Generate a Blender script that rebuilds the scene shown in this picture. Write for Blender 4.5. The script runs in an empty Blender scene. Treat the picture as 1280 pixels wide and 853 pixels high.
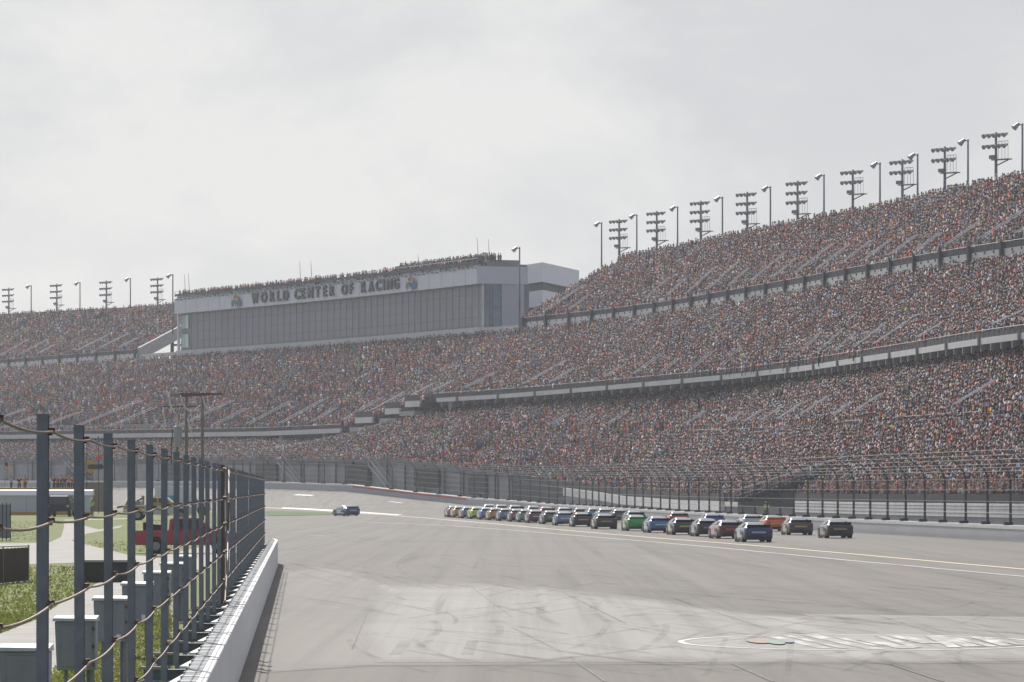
import bpy, bmesh, math, random
import numpy as np
from mathutils import Vector, Matrix
from mathutils.bvhtree import BVHTree

random.seed(7); rng = np.random.default_rng(11)
F = 5740.0; H = 3.6; CX = 640.0; HY = 611.0       # focal length in photo pixels, eye height (m), principal column, horizon row
scene = bpy.context.scene; COL = scene.collection

def P(px, py, Y): return Vector(((px - CX) * Y / F, Y, H - (py - HY) * Y / F))
def XZ(px, Y, z): return Vector(((px - CX) * Y / F, Y, z))
def zat(py, Y): return H - (py - HY) * Y / F

# ---------------------------------------------------------------- materials
MATS = {}
def nt(m): return m.node_tree.nodes, m.node_tree.links
def mat(name, col, rough=0.7, metal=0.0, spec=0.5, var=0.0, scale=5.0, bump=0.0, coat=0.0, col2=None, stretch=None, coord='Object'):
    if name in MATS: return MATS[name]
    m = bpy.data.materials.new(name); m.use_nodes = True; N, L = nt(m)
    b = N['Principled BSDF']; b.inputs['Base Color'].default_value = (*col, 1); b.inputs['Roughness'].default_value = rough
    b.inputs['Metallic'].default_value = metal; b.inputs['Specular IOR Level'].default_value = spec; b.inputs['Coat Weight'].default_value = coat
    if var or col2 or bump:
        tc = N.new('ShaderNodeTexCoord'); mp = N.new('ShaderNodeMapping'); L.new(tc.outputs[coord], mp.inputs[0])
        if stretch: mp.inputs['Scale'].default_value = stretch
        n1 = N.new('ShaderNodeTexNoise'); n1.inputs['Scale'].default_value = scale; n1.inputs['Detail'].default_value = 6; n1.inputs['Roughness'].default_value = .65
        L.new(mp.outputs[0], n1.inputs['Vector'])
        r = N.new('ShaderNodeValToRGB'); r.color_ramp.elements[0].position = .3; r.color_ramp.elements[1].position = .7
        c2 = col2 or tuple(min(1, c * (1 + var)) for c in col); c1 = col if col2 else tuple(c * (1 - var) for c in col)
        r.color_ramp.elements[0].color = (*c1, 1); r.color_ramp.elements[1].color = (*c2, 1)
        L.new(n1.outputs['Fac'], r.inputs[0]); L.new(r.outputs[0], b.inputs['Base Color'])
        if bump:
            bp = N.new('ShaderNodeBump'); bp.inputs['Strength'].default_value = bump; bp.inputs['Distance'].default_value = .02
            L.new(n1.outputs['Fac'], bp.inputs['Height']); L.new(bp.outputs[0], b.inputs['Normal'])
    MATS[name] = m; return m

def road_chain(N, L, tc, base, dark, light, rot):
    def noise(sc, scale, det, ro=0.6, rotz=0.0, dist=0.0):
        mp = N.new('ShaderNodeMapping'); mp.vector_type = 'POINT'; mp.inputs['Rotation'].default_value = (0, 0, rotz); mp.inputs['Scale'].default_value = sc
        L.new(tc.outputs['Object'], mp.inputs[0]); n = N.new('ShaderNodeTexNoise'); n.inputs['Scale'].default_value = scale
        n.inputs['Detail'].default_value = det; n.inputs['Roughness'].default_value = ro; n.inputs['Distortion'].default_value = dist
        L.new(mp.outputs[0], n.inputs['Vector']); return n
    def mixc(a, c, f, lo, hi, amt=1.0):
        mr = N.new('ShaderNodeMapRange'); mr.inputs[1].default_value = lo; mr.inputs[2].default_value = hi; mr.inputs[4].default_value = amt
        L.new(f.outputs['Fac'], mr.inputs[0]); mx = N.new('ShaderNodeMix'); mx.data_type = 'RGBA'
        L.new(mr.outputs[0], mx.inputs[0])
        if isinstance(a, tuple): mx.inputs[6].default_value = (*a, 1)
        else: L.new(a.outputs[2], mx.inputs[6])
        mx.inputs[7].default_value = (*c, 1); return mx
    s1 = noise((1.0, .006, 1), 1.1, 5, .7, rot); s2 = noise((1.0, .012, 1), .35, 3, .6, rot + .035); s3 = noise((1, 1, 1), .05, 4); s4 = noise((1, .5, 1), 9, 2)
    a = mixc(base, dark, s1, .45, .72, .85); a = mixc(a, light, s2, .5, .7, .65); a = mixc(a, dark, s3, .5, .7, .45); a = mixc(a, light, s4, .55, .8, .25)
    s6 = noise((1, .35, 1), 28, 3, .8); a = mixc(a, tuple(c * .8 for c in dark), s6, .5, .8, .5); s5 = noise((1.0, .02, 1), .8, 2, .5, rot - .06, .4); a = mixc(a, tuple(c * .55 for c in dark), s5, .64, .72, .45)
    return a.outputs[2]
def road_mat(name, base, dark, light, rot, over=None, rough=.85):
    """worn paving: long streaks of rubber and wear along the driving line, blotches, fine grain; optionally a second paving spread over it where 'cover' is high"""
    m = bpy.data.materials.new(name); m.use_nodes = True; N, L = nt(m); b = N['Principled BSDF']; tc = N.new('ShaderNodeTexCoord')
    c = road_chain(N, L, tc, base, dark, light, rot)
    if over:
        c2 = road_chain(N, L, tc, *over); at = N.new('ShaderNodeAttribute'); at.attribute_name = 'cover'; mp = N.new('ShaderNodeMapping'); mp.inputs['Rotation'].default_value = (0, 0, .2); mp.inputs['Scale'].default_value = (1, .08, 1)
        n1 = N.new('ShaderNodeTexNoise'); n1.inputs['Scale'].default_value = .9; n1.inputs['Detail'].default_value = 6; L.new(tc.outputs['Object'], mp.inputs[0]); L.new(mp.outputs[0], n1.inputs['Vector'])
        mr = N.new('ShaderNodeMapRange'); mr.inputs[1].default_value = .3; mr.inputs[2].default_value = .7; mr.inputs[3].default_value = -.45; mr.inputs[4].default_value = .2; L.new(n1.outputs['Fac'], mr.inputs[0])
        ad = N.new('ShaderNodeMath'); ad.operation = 'ADD'; ad.use_clamp = True; L.new(at.outputs['Fac'], ad.inputs[0]); L.new(mr.outputs[0], ad.inputs[1])
        mu = N.new('ShaderNodeMath'); mu.operation = 'MULTIPLY'; mu.use_clamp = True; L.new(ad.outputs[0], mu.inputs[0]); mu.inputs[1].default_value = 1.5
        mx = N.new('ShaderNodeMix'); mx.data_type = 'RGBA'; L.new(mu.outputs[0], mx.inputs[0]); L.new(c, mx.inputs[6]); L.new(c2, mx.inputs[7]); c = mx.outputs[2]
    L.new(c, b.inputs['Base Color']); b.inputs['Roughness'].default_value = rough; b.inputs['Specular IOR Level'].default_value = .35
    MATS[name] = m; return m

def emit_free_glass(name, col, rough=.12): return mat(name, col, rough, 0, .8)

M = dict(
    conc=mat('concrete', (.42, .41, .39), .85, var=.12, scale=1.3, bump=.2),
    conc_w=mat('painted_concrete', (.56, .56, .55), .8, var=.12, scale=.6),
    conc_d=mat('grey_concrete', (.27, .27, .275), .85, var=.2, scale=.25),
    wallw=mat('white_painted_wall', (.70, .70, .68), .7, var=.1, scale=2.0),
    trackwall=mat('track_wall_paint', (.47, .475, .48), .7, var=.08, scale=.15, stretch=(1, 1, 12)),
    steel=mat('blue_grey_galvanised_steel', (.20, .225, .26), .55, .1, var=.18, scale=6),
    steel_d=mat('dark_structural_steel', (.06, .062, .068), .6, .2, var=.2, scale=1),
    galv=mat('galvanised_plate', (.27, .28, .29), .8, 0, .2),
    rust=mat('rusty_wire_rope', (.16, .095, .065), .55, .3, var=.35, scale=14),
    polem=mat('pole_steel', (.2, .205, .21), .5, .4),
    lampm=mat('lamp_housing', (.3, .31, .32), .4, .5),
    lens=mat('lamp_lens', (.55, .56, .56), .15, 0, .6),
    grass=mat('grass_turf', (.088, .112, .018), .95, col2=(.165, .185, .038), scale=.7),
    blade=mat('grass_blade', (.13, .16, .035), .9, col2=(.25, .27, .08), scale=.4),
    grassy=mat('bright_grass', (.06, .12, .022), .95, var=.25, scale=.4),
    path=mat('worn_concrete_path', (.33, .31, .285), .9, var=.2, scale=.8, bump=.3),
    tyre=mat('tyre_rubber', (.018, .018, .018), .7),
    rim=mat('wheel_rim', (.3, .3, .3), .35, .7),
    glass=mat('car_glass', (.02, .022, .025), .14, 0, .8),
    black=mat('black_plastic', (.02, .02, .022), .55),
    white=mat('white_paint', (.75, .75, .74), .5),
    wline=mat('painted_white_line', (.70, .69, .67), .75, var=.08, scale=3),
    yline=mat('painted_yellow_line', (.74, .62, .40), .75, var=.10, scale=3),
    redl=mat('painted_red_line', (.72, .10, .05), .7, var=.1, scale=.5),
    panel=mat('white_metal_cladding', (.60, .62, .66), .45, .1, var=.05, scale=.2),
    panel2=mat('louvred_cladding', (.50, .52, .56), .45, .1),
    facglass=mat('tinted_facade_glass', (.19, .19, .22), .4, 0, .4, var=.12, scale=.12),
    facglass2=mat('clear_corner_glass', (.16, .22, .24), .1, 0, .8, var=.35, scale=.3),
    mull=mat('facade_mullion', (.15, .15, .18), .5),
    letter=mat('sign_lettering', (.055, .052, .06), .5),
    rail=mat('aluminium_handrail', (.80, .80, .80), .5, .1),
    wood=mat('weathered_pole_wood', (.20, .165, .135), .9, var=.25, scale=3),
    woodr=mat('stained_crossarm_wood', (.13, .06, .035), .85, var=.3, scale=2),
    cable=mat('pale_insulated_cable', (.7, .7, .7), .5),
    cab=mat('grey_cabinet_paint', (.27, .29, .33), .5, .3, var=.12, scale=3),
    cabtop=mat('pale_cabinet_lid', (.48, .49, .5), .6, 0, var=.1, scale=4),
    yellow=mat('yellow_paint', (.55, .32, .03), .5),
    fabric=mat('brown_windscreen_fabric', (.05, .035, .028), .9, var=.35, scale=1.2),
    tan=mat('tan_panel', (.24, .19, .15), .8),
    seam=mat('sealed_joint', (.17, .16, .15), .9, var=.3, scale=.8),
    adwall=mat('dark_advert_wall', (.022, .022, .025), .7, var=.4, scale=.15),
    gravel=mat('dirt_and_gravel', (.22, .19, .15), .95, var=.3, scale=4),
)
ROT = math.atan(-.0934)
def leafy(m):
    N, L = nt(m); b_ = N['Principled BSDF']; tr = N.new('ShaderNodeBsdfTranslucent'); mx_ = N.new('ShaderNodeMixShader'); mx_.inputs[0].default_value = .5; src = b_.inputs['Base Color'].links[0].from_socket
    L.new(src, tr.inputs['Color']); L.new(b_.outputs[0], mx_.inputs[1]); L.new(tr.outputs[0], mx_.inputs[2]); L.new(mx_.outputs[0], N['Material Output'].inputs['Surface'])
leafy(M['blade'])
T_ = ((.148, .134, .117), (.09, .081, .071), (.188, .172, .153), .0934)
A_ = ((.146, .132, .116), (.088, .08, .071), (.188, .172, .153), .17)
P_ = ((.195, .181, .163), (.128, .117, .105), (.265, .249, .228), -.3)
B_ = ((.275, .261, .24), (.17, .16, .146), (.37, .354, .33), .35)
W_ = ((.225, .214, .20), (.165, .156, .146), (.32, .306, .287), .1)
M['track'] = road_mat('track_asphalt', *T_); M['apron'] = road_mat('apron_asphalt', *A_); M['pale'] = road_mat('pale_pit_concrete', *A_, over=P_); M['bright'] = road_mat('bright_pit_concrete', *P_, over=B_); M['worn'] = road_mat('worn_pit_concrete', *B_, over=W_)
M['paint_lg'] = mat('worn_white_paint', (.58, .575, .56), .8, col2=(.66, .655, .64), scale=1.5)

# ---------------------------------------------------------------- helpers
def tag(o, label=None, cat=None, group=None, kind=None):
    if label: o['label'] = label
    if cat: o['category'] = cat
    if group: o['group'] = group
    if kind: o['kind'] = kind
    return o
def empty(name, loc=(0, 0, 0), rz=0.0, label=None, cat=None, group=None, parent=None):
    o = bpy.data.objects.new(name, None); COL.objects.link(o); o.location = loc; o.rotation_euler = (0, 0, rz)
    o.empty_display_size = .2
    if parent: o.parent = parent
    return tag(o, label, cat, group)

class MB:
    def __init__(s): s.v = []; s.f = []; s.m = []
    def poly(s, pts, mi=0):
        n = len(s.v); s.v += [tuple(p) for p in pts]; s.f.append(tuple(range(n, n + len(pts)))); s.m.append(mi); return s
    def hull(s, lo, hi, mi=0, caps=True):
        """prism between two loops of equal length"""
        n = len(s.v); k = len(lo); s.v += [tuple(p) for p in lo] + [tuple(p) for p in hi]
        for i in range(k):
            j = (i + 1) % k; s.f.append((n + i, n + j, n + k + j, n + k + i)); s.m.append(mi)
        if caps:
            s.f.append(tuple(n + i for i in reversed(range(k)))); s.m.append(mi)
            s.f.append(tuple(n + k + i for i in range(k))); s.m.append(mi)
        return s
    def box(s, c, d, mi=0, rz=0.0, ry=0.0):
        hx, hy, hz = d[0] / 2, d[1] / 2, d[2] / 2
        R = Matrix.Rotation(rz, 3, 'Z') @ Matrix.Rotation(ry, 3, 'Y'); c = Vector(c)
        q = [(-hx, -hy), (hx, -hy), (hx, hy), (-hx, hy)]
        return s.hull([c + R @ Vector((x, y, -hz)) for x, y in q], [c + R @ Vector((x, y, hz)) for x, y in q], mi)
    def tube(s, pts, r, n=6, mi=0, caps=True):
        pts = [Vector(p) for p in pts]; rr = r if isinstance(r, (list, tuple)) else [r] * len(pts); b = len(s.v)
        for i, p in enumerate(pts):
            t = (pts[min(i + 1, len(pts) - 1)] - pts[max(i - 1, 0)]).normalized()
            u = t.cross(Vector((0, 0, 1)));
            if u.length < .05: u = t.cross(Vector((0, 1, 0)))
            u.normalize(); w = u.cross(t)
            for k in range(n):
                a = 2 * math.pi * k / n; s.v.append(tuple(p + (u * math.cos(a) + w * math.sin(a)) * rr[i]))
        for i in range(len(pts) - 1):
            for k in range(n):
                j = (k + 1) % n; s.f.append((b + i * n + k, b + i * n + j, b + (i + 1) * n + j, b + (i + 1) * n + k)); s.m.append(mi)
        if caps:
            s.f.append(tuple(b + k for k in reversed(range(n)))); s.m.append(mi)
            e = b + (len(pts) - 1) * n; s.f.append(tuple(e + k for k in range(n))); s.m.append(mi)
        return s
    def build(s, name, mats, parent=None, smooth=False, bevel=0.0, loc=None):
        me = bpy.data.meshes.new(name); me.from_pydata(s.v, [], s.f)
        for m in (mats if isinstance(mats, (list, tuple)) else [mats]): me.materials.append(m)
        me.polygons.foreach_set('material_index', s.m)
        bm = bmesh.new(); bm.from_mesh(me)
        bmesh.ops.recalc_face_normals(bm, faces=bm.faces)
        if bevel:
            bmesh.ops.remove_doubles(bm, verts=bm.verts, dist=1e-4)
            es = [e for e in bm.edges if len(e.link_faces) == 2 and e.calc_face_angle(0) > .6]
            bmesh.ops.bevel(bm, geom=es, offset=bevel, segments=1, affect='EDGES', clamp_overlap=True)
        bm.to_mesh(me); bm.free()
        if smooth: me.polygons.foreach_set('use_smooth', [True] * len(me.polygons))
        me.update()
        o = bpy.data.objects.new(name, me); COL.objects.link(o)
        if parent: o.parent = parent
        if loc: o.location = loc
        return o

def copy_tree(o, parent=None):
    c = o.copy(); COL.objects.link(c); c.parent = parent
    for ch in list(o.children): copy_tree(ch, c)
    return c
def setmat(o, i, m):
    o.material_slots[i].link = 'OBJECT'; o.material_slots[i].material = m

# ---------------------------------------------------------------- plan curves (column, distance, height), near right to far left
def interp_curve(rows, step=2.0, linear_z=False):
    rows = sorted(rows, key=lambda r: -r[0])
    pts = np.array([[(r[0] - CX) * r[1] / F, r[1]] for r in rows], float); z = np.array([r[2] for r in rows], float)
    d = np.r_[0, np.cumsum(np.maximum(1e-3, np.hypot(*np.diff(pts, axis=0).T)))]
    # catmull-rom in plan
    out = []; zz = []
    for i in range(len(pts) - 1):
        n = max(1, int((d[i + 1] - d[i]) / step)); p0 = pts[max(i - 1, 0)]; p1 = pts[i]; p2 = pts[i + 1]; p3 = pts[min(i + 2, len(pts) - 1)]
        L = d[i + 1] - d[i]
        m1 = (p2 - p0) / (d[i + 1] - d[max(i - 1, 0)]) * L; m2 = (p3 - p1) / (d[min(i + 2, len(pts) - 1)] - d[i]) * L
        for k in range(n):
            t = k / n; t2 = t * t; t3 = t2 * t
            out.append((2 * t3 - 3 * t2 + 1) * p1 + (t3 - 2 * t2 + t) * m1 + (-2 * t3 + 3 * t2) * p2 + (t3 - t2) * m2); zz.append(z[i] + (z[i + 1] - z[i]) * t)
    out.append(pts[-1]); zz.append(z[-1])
    c = np.c_[np.array(out), np.array(zz)]
    return c
def normals(c, win=6):
    n = len(c); N_ = np.zeros((n, 2))
    for i in range(n):
        a = c[max(0, i - win), :2]; b = c[min(n - 1, i + win), :2]; t = (b - a) / np.linalg.norm(b - a); N_[i] = (t[1], -t[0])
    return N_          # points to the right of travel: away from the track
def offset(c, d, dz=0.0):
    o = c.copy(); o[:, :2] += normals(c) * d; o[:, 2] += dz; return o
def pxof(c): return CX + F * c[:, 0] / c[:, 1]
def sub(c, pmin, pmax):
    p = pxof(c); return c[(p >= pmin) & (p <= pmax)]
def at_px(c, px):
    p = pxof(c); i = int(np.argmin(abs(p - px))); return Vector(c[i])
def arclen(c): return np.r_[0, np.cumsum(np.linalg.norm(np.diff(c[:, :2], axis=0), axis=1))]
def resample(c, step):
    s = arclen(c); t = np.arange(0, s[-1], step); return np.c_[[np.interp(t, s, c[:, k]) for k in range(3)]].T
def loft(mb, curves, mi=0, close=False):
    n = len(curves[0]); b = len(mb.v)
    for c in curves: mb.v += [tuple(p) for p in c]
    k = len(curves)
    for j in range(k if close else k - 1):
        j2 = (j + 1) % k
        for i in range(n - 1):
            mb.f.append((b + j * n + i, b + j * n + i + 1, b + j2 * n + i + 1, b + j2 * n + i)); mb.m.append(mi if not isinstance(mi, list) else mi[j])
    if close:
        mb.f.append(tuple(b + j * n for j in range(k))); mb.m.append(0)
        mb.f.append(tuple(b + j * n + n - 1 for j in range(k))); mb.m.append(0)
    return mb
def band(c, thick, z0, z1):
    """closed band following c: inner face on the curve, thickness outwards"""
    a = c.copy(); a[:, 2] = c[:, 2] + z0; b = c.copy(); b[:, 2] = c[:, 2] + z1; o0 = offset(a, thick); o1 = offset(b, thick)
    return [a, b, o1, o0]

WALL = interp_curve([(1560, 245, 0), (1280, 306, 0), (1100, 362, 0), (960, 422, 0.0), (860, 479, .06), (780, 537, .2), (685, 625, .4), (580, 688, 1.17),
                     (520, 705, 1.9), (436, 725, 3.15), (330, 755, 3.65), (200, 790, 3.8), (0, 840, 4.0), (-200, 895, 4.1)])
YEL = interp_curve([(1560, 166, 0), (1280, 204.6, 0), (960, 284, 0), (820, 334, 0), (700, 400, 0), (560, 523, .0), (450, 611, .3), (330, 700, .67), (200, 735, .65), (0, 785, .6), (-200, 840, .6)])
ABOT = interp_curve([(2600, 205, 2.8), (1600, 315, 2.8), (1280, 370, 2.8), (1100, 425, 2.75), (960, 490, 2.75), (850, 558, 2.8), (780, 608, 3.2), (700, 652, 4.4), (600, 695, 6.1),
                     (500, 724, 7.85), (425, 748, 8), (330, 778, 8.2), (215, 815, 8.5), (100, 845, 8.7), (0, 872, 8.8), (-220, 935, 9), (-600, 1041, 9)], 1.0)
BFR = interp_curve([(2600, 268, 18.9), (1640, 395, 18.9), (1280, 470, 18.9), (1100, 545, 18.9), (960, 618, 18.9), (797, 675, 18.5), (640, 731, 18.1), (540, 762, 17.9), (480, 780, 15.8), (425, 798, 13.3),
                    (330, 826, 13.1), (215, 856, 13.2), (100, 883, 13.3), (0, 906, 13.4), (-220, 958, 13.4), (-600, 1066, 13.4)], 1.0)
ATOP = interp_curve([(2600, 273, 17.3), (1640, 402, 17.3), (1280, 480, 17.3), (1100, 556, 17.3), (960, 630, 17.3), (797, 686, 17.0), (640, 741, 16.5), (540, 770, 15.8), (480, 786, 13.2), (425, 804, 10.6),
                     (330, 831, 11.4), (215, 861, 11.6), (100, 888, 11.7), (0, 911, 11.8), (-220, 963, 11.9), (-600, 1072, 11.9)], 1.0)
BTOP = interp_curve([(2600, 323, 31.6), (1640, 468, 31.6), (1280, 548, 31.6), (1181, 576, 31.6), (1060, 622, 31.6), (960, 667, 31.6), (800, 744, 31.6), (650, 803, 31.6), (500, 859, 31.6), (400, 897, 31.6), (300, 934, 31.6),
                     (215, 966, 31.6), (100, 1014, 31.6), (0, 1062, 31.6), (-220, 1165, 31.6), (-600, 1297, 31.6)], 1.0)
RIM = interp_curve([(2600, 357, 43.7), (1640, 516, 43.7), (1280, 597, 43.7), (1100, 664, 43.7), (960, 718, 43.7), (860, 768, 43.7), (740, 827, 43.7), (640, 868, 43.7), (500, 915, 43.7), (330, 980, 43.8), (200, 1038, 44.2), (0, 1120, 45.3), (-220, 1225, 46.2), (-600, 1364, 46.5)], 1.0)

# ---------------------------------------------------------------- ground, track, infield
g = MB(); g.poly([(-3000, -200, -.004), (3000, -200, -.004), (3000, 7000, -.004), (-3000, 7000, -.004)])
ground = g.build('ground', M['apron']); tag(ground, kind='structure')
def match_samples(A, B, n=220):
    pa = np.linspace(1540, -190, n); oa = []; ob = []
    pA = pxof(A); pB = pxof(B)
    for p in pa:
        oa.append([np.interp(-p, -pA, A[:, k]) for k in range(3)]); ob.append([np.interp(-p, -pB, B[:, k]) for k in range(3)])
    return np.array(oa), np.array(ob)
INN = interp_curve([(1560, 120, 0), (1280, 150, 0), (960, 210, 0), (820, 250, 0), (700, 310, 0), (560, 440, 0), (450, 540, 0), (330, 608, 0), (200, 640, 0), (0, 690, 0), (-200, 740, 0)])
w_, y_ = match_samples(WALL, YEL); _, i_ = match_samples(WALL, INN)
i_[:, 2] += .0
mid = y_ * .5 + w_ * .5; mid[:, 2] = y_[:, 2] * .55 + w_[:, 2] * .45
tm = MB(); loft(tm, [w_ + [0, 0, .0], mid, y_ + [0, 0, .004]], 0); track = tm.build('race_track', M['track'], smooth=True); tag(track, kind='structure')
am = MB(); loft(am, [y_ + [0, 0, .003], i_ + [0, 0, .0]], 0); aprn = am.build('apron', M['apron'], smooth=True); tag(aprn, kind='structure')
# strip behind the wall, up to the grandstand foot
ab, _x = match_samples(ABOT, WALL); w2 = w_.copy(); ab2 = ab.copy(); ab2[:, 2] = w_[:, 2] + .3
bw = MB(); loft(bw, [w2 + [0, 0, -.02], offset(w2, 3, .05), offset(ab2, 3, 0)]); o = bw.build('service_road', M['conc_d']); tag(o, kind='structure')

S0 = -.0453                                   # pit wall heads to column 380
def fx(L, Y): return -L + S0 * Y
def infz(Y): return float(np.interp(Y, [0, 250, 400, 470, 560, 620, 700], [.25, .25, .8, .9, .9, .3, 0]))
im = MB(); ys = [0, 30, 60, 90, 120, 150, 180, 210, 250, 300, 350, 400, 470, 560, 620, 700]
a = np.array([[fx(1.56, y) if y < 230 else fx(1.56, y) - (y - 230) * .03, y, infz(y)] for y in ys]); b = np.array([[-.2 * y - 60, y, infz(y)] for y in ys])
loft(im, [a, b]); infield = im.build('infield_ground', M['grass']); tag(infield, kind='structure')

def bvh_of(objs):
    vs = []; fs = []
    for o in objs:
        n = len(vs); vs += [v.co.copy() for v in o.data.vertices]; fs += [tuple(n + i for i in p.vertices) for p in o.data.polygons]
    return BVHTree.FromPolygons(vs, fs)
BV = bvh_of([ground, track, aprn]); BVI = bvh_of([infield])
EYE = Vector((0, 0, H))
def hit(px, py, bv=None):
    d = Vector(((px - CX) / F, 1, -(py - HY) / F)).normalized(); r = (bv or BV).ray_cast(EYE, d)[0]
    return r
def gz(x, y, bv=None):
    r = (bv or BV).ray_cast(Vector((x, y, 60)), Vector((0, 0, -1)))[0]; return r.z if r else 0.0
def sheet(name, pts, m, lift=.004, bv=None, dens=1, kind='structure'):
    """flat marking or patch lying on the ground, outlined in photo columns/rows, conforming to the surface"""
    w = [hit(*p, bv) for p in pts]; mb = MB(); mb.poly([(p.x, p.y, p.z + lift) for p in w]); o = mb.build(name, m); return tag(o, kind=kind)
def strip(name, curve, half, m, lift=.008, label=None, cat=None):
    c = curve; l = offset(c, -half, lift); r = offset(c, half, lift)
    for q in (l, r):
        for k in range(len(q)): q[k, 2] = gz(q[k, 0], q[k, 1]) + lift
    mb = MB(); loft(mb, [l, r]); return mb.build(name, m)
def pxline(pts, n=24, bv=None):
    out = []
    for (a_, b_) in zip(pts[:-1], pts[1:]):
        for k in range(n): t = k / n; out.append(hit(a_[0] + (b_[0] - a_[0]) * t, a_[1] + (b_[1] - a_[1]) * t, bv))
    out.append(hit(*pts[-1], bv)); return np.array([tuple(p) for p in out])

# painted lines
tag(strip('yellow_line', resample(sub(YEL, -150, 1500), 6), .16, M['yline'], .012), kind='structure')
tag(strip('white_line', pxline([(1480, 738), (1280, 721), (1053, 700), (920, 687), (820, 678), (640, 663), (560, 657.3), (450, 652.5)]), .10, M['wline'], .010), kind='structure')
tag(strip('apron_line', pxline([(352, 635.2), (395, 637.2), (440, 639.8), (500, 644)]), .35, M['wline'], .010), kind='structure')
for pts, h_ in (([(368, 618.6), (390, 619.6)], .45), ([(485, 627), (502, 629)], .4), ([(385, 669), (406, 669.6)], .1)):
    tag(strip('lane_dash', pxline(pts, 6), h_, M['wline'], .012), kind='structure')
# grass island between apron and track
gi = [(300, 639), (333, 639.2), (380, 640), (420, 641.3), (446, 642.6), (420, 643.6), (370, 644.9), (333, 645.2), (300, 645.5)]
gm = MB(); w = [hit(*p) for p in gi]; n = len(w); c = sum(w, Vector()) / n
for i in range(4): a_, b_, c_, d_ = w[i], w[i + 1], w[n - 2 - i], w[n - 1 - i]; gm.poly([(q.x, q.y, q.z + .03) for q in (a_, b_, c_, d_)])
tag(gm.build('grass_verge', M['grassy']), kind='structure')
# pale concrete in the pit exit
pale_pts = [(353, 712), (400, 709), (432, 713), (470, 727), (540, 728.5), (600, 728), (650, 731), (760, 741), (870, 757), (960, 768), (1100, 774), (1280, 777), (1420, 778),
            (1420, 828), (1280, 829.5), (900, 830.5), (640, 832), (460, 833), (320, 842), (328, 800), (340, 757)]
def feather(mt): return mt
def feather_sheet(name, pts, m, lift, fx_=.9, fy_=.86):
    cx_ = sum(p[0] for p in pts) / len(pts); cy_ = (min(p[1] for p in pts) + max(p[1] for p in pts)) / 2
    ins = [(cx_ + (p[0] - cx_) * fx_, cy_ + (p[1] - cy_) * fy_) for p in pts]; A = [hit(*p) for p in pts]; B = [hit(*p) for p in ins]; mb = MB(); n = len(pts)
    mb.v = [(p.x, p.y, p.z + lift) for p in A + B]
    for i in range(n): j = (i + 1) % n; mb.f.append((i, j, n + j, n + i)); mb.m.append(0)
    mb.f.append(tuple(range(n, 2 * n))); mb.m.append(0); o = mb.build(name, m); at = o.data.attributes.new('cover', 'FLOAT', 'POINT'); at.data.foreach_set('value', [0.0] * n + [1.0] * n); return tag(o, kind='structure')
feather_sheet('pit_concrete', pale_pts, feather(M['pale']), .004, .97, .93)
brt = [(470, 730), (540, 730), (600, 729.5), (650, 733), (760, 743), (870, 759), (960, 770), (1100, 776), (1280, 779), (1420, 780), (1420, 826), (1280, 827.5), (900, 828.5), (640, 829), (470, 829), (440, 790)]
feather_sheet('pit_concrete', brt, feather(M['bright']), .008, .92, .80)
feather_sheet('pit_concrete', [(1000, 768), (1280, 772), (1420, 774), (1420, 790), (1280, 788), (1060, 783)], feather(M['worn']), .0095, .8, .5)
for k, (pts, hw) in enumerate([([(700, 739), (742, 760), (782, 780)], .03), ([(712, 822), (757, 853)], .03), ([(840, 747), (900, 768), (960, 787)], .03), ([(915, 830), (967, 853)], .035),
                 ([(1110, 830), (1180, 853)], .035), ([(640, 785), (700, 815)], .025), ([(452, 735), (462, 760), (440, 812)], .015), ([(590, 735), (640, 772)], .015),
                 ([(352, 706), (400, 706.5), (480, 706)], .05), ([(465, 792), (495, 792)], .03), ([(380, 832), (640, 833.5), (900, 832), (1280, 831)], .02)]):
    tag(strip('paving_joint', pxline(pts, 10), hw, M['seam'], .012), kind='structure')
# tyre marks: thin faint rubber arcs laid along the driving lines
rub = bpy.data.materials.new('rubber_marks'); rub.use_nodes = True; N, L = nt(rub); b_ = N['Principled BSDF']; b_.inputs['Base Color'].default_value = (.10, .095, .09, 1); b_.inputs['Roughness'].default_value = .8
tc = N.new('ShaderNodeTexCoord'); n1 = N.new('ShaderNodeTexNoise'); n1.inputs['Scale'].default_value = .25; n1.inputs['Detail'].default_value = 5; L.new(tc.outputs['Object'], n1.inputs['Vector'])
mr = N.new('ShaderNodeMapRange'); mr.inputs[1].default_value = .4; mr.inputs[2].default_value = .7; mr.inputs[3].default_value = .04; mr.inputs[4].default_value = .24; L.new(n1.outputs['Fac'], mr.inputs[0]); L.new(mr.outputs[0], b_.inputs['Alpha'])
mb = MB(); lay = 0
def arc_mark(px, py, ang, length, bend, hw, ztop):
    p = hit(px, py)
    if p is None: return
    n = 14; pts = []; a_ = ang; q = Vector((p.x, p.y))
    for k in range(n): pts.append((q.x, q.y)); q = q + Vector((math.sin(a_), math.cos(a_))) * (length / n); a_ += bend / n
    c = np.array([(x, y, gz(x, y) + ztop) for x, y in pts]); loft(mb, [offset(c, -hw), offset(c, hw)])
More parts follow.
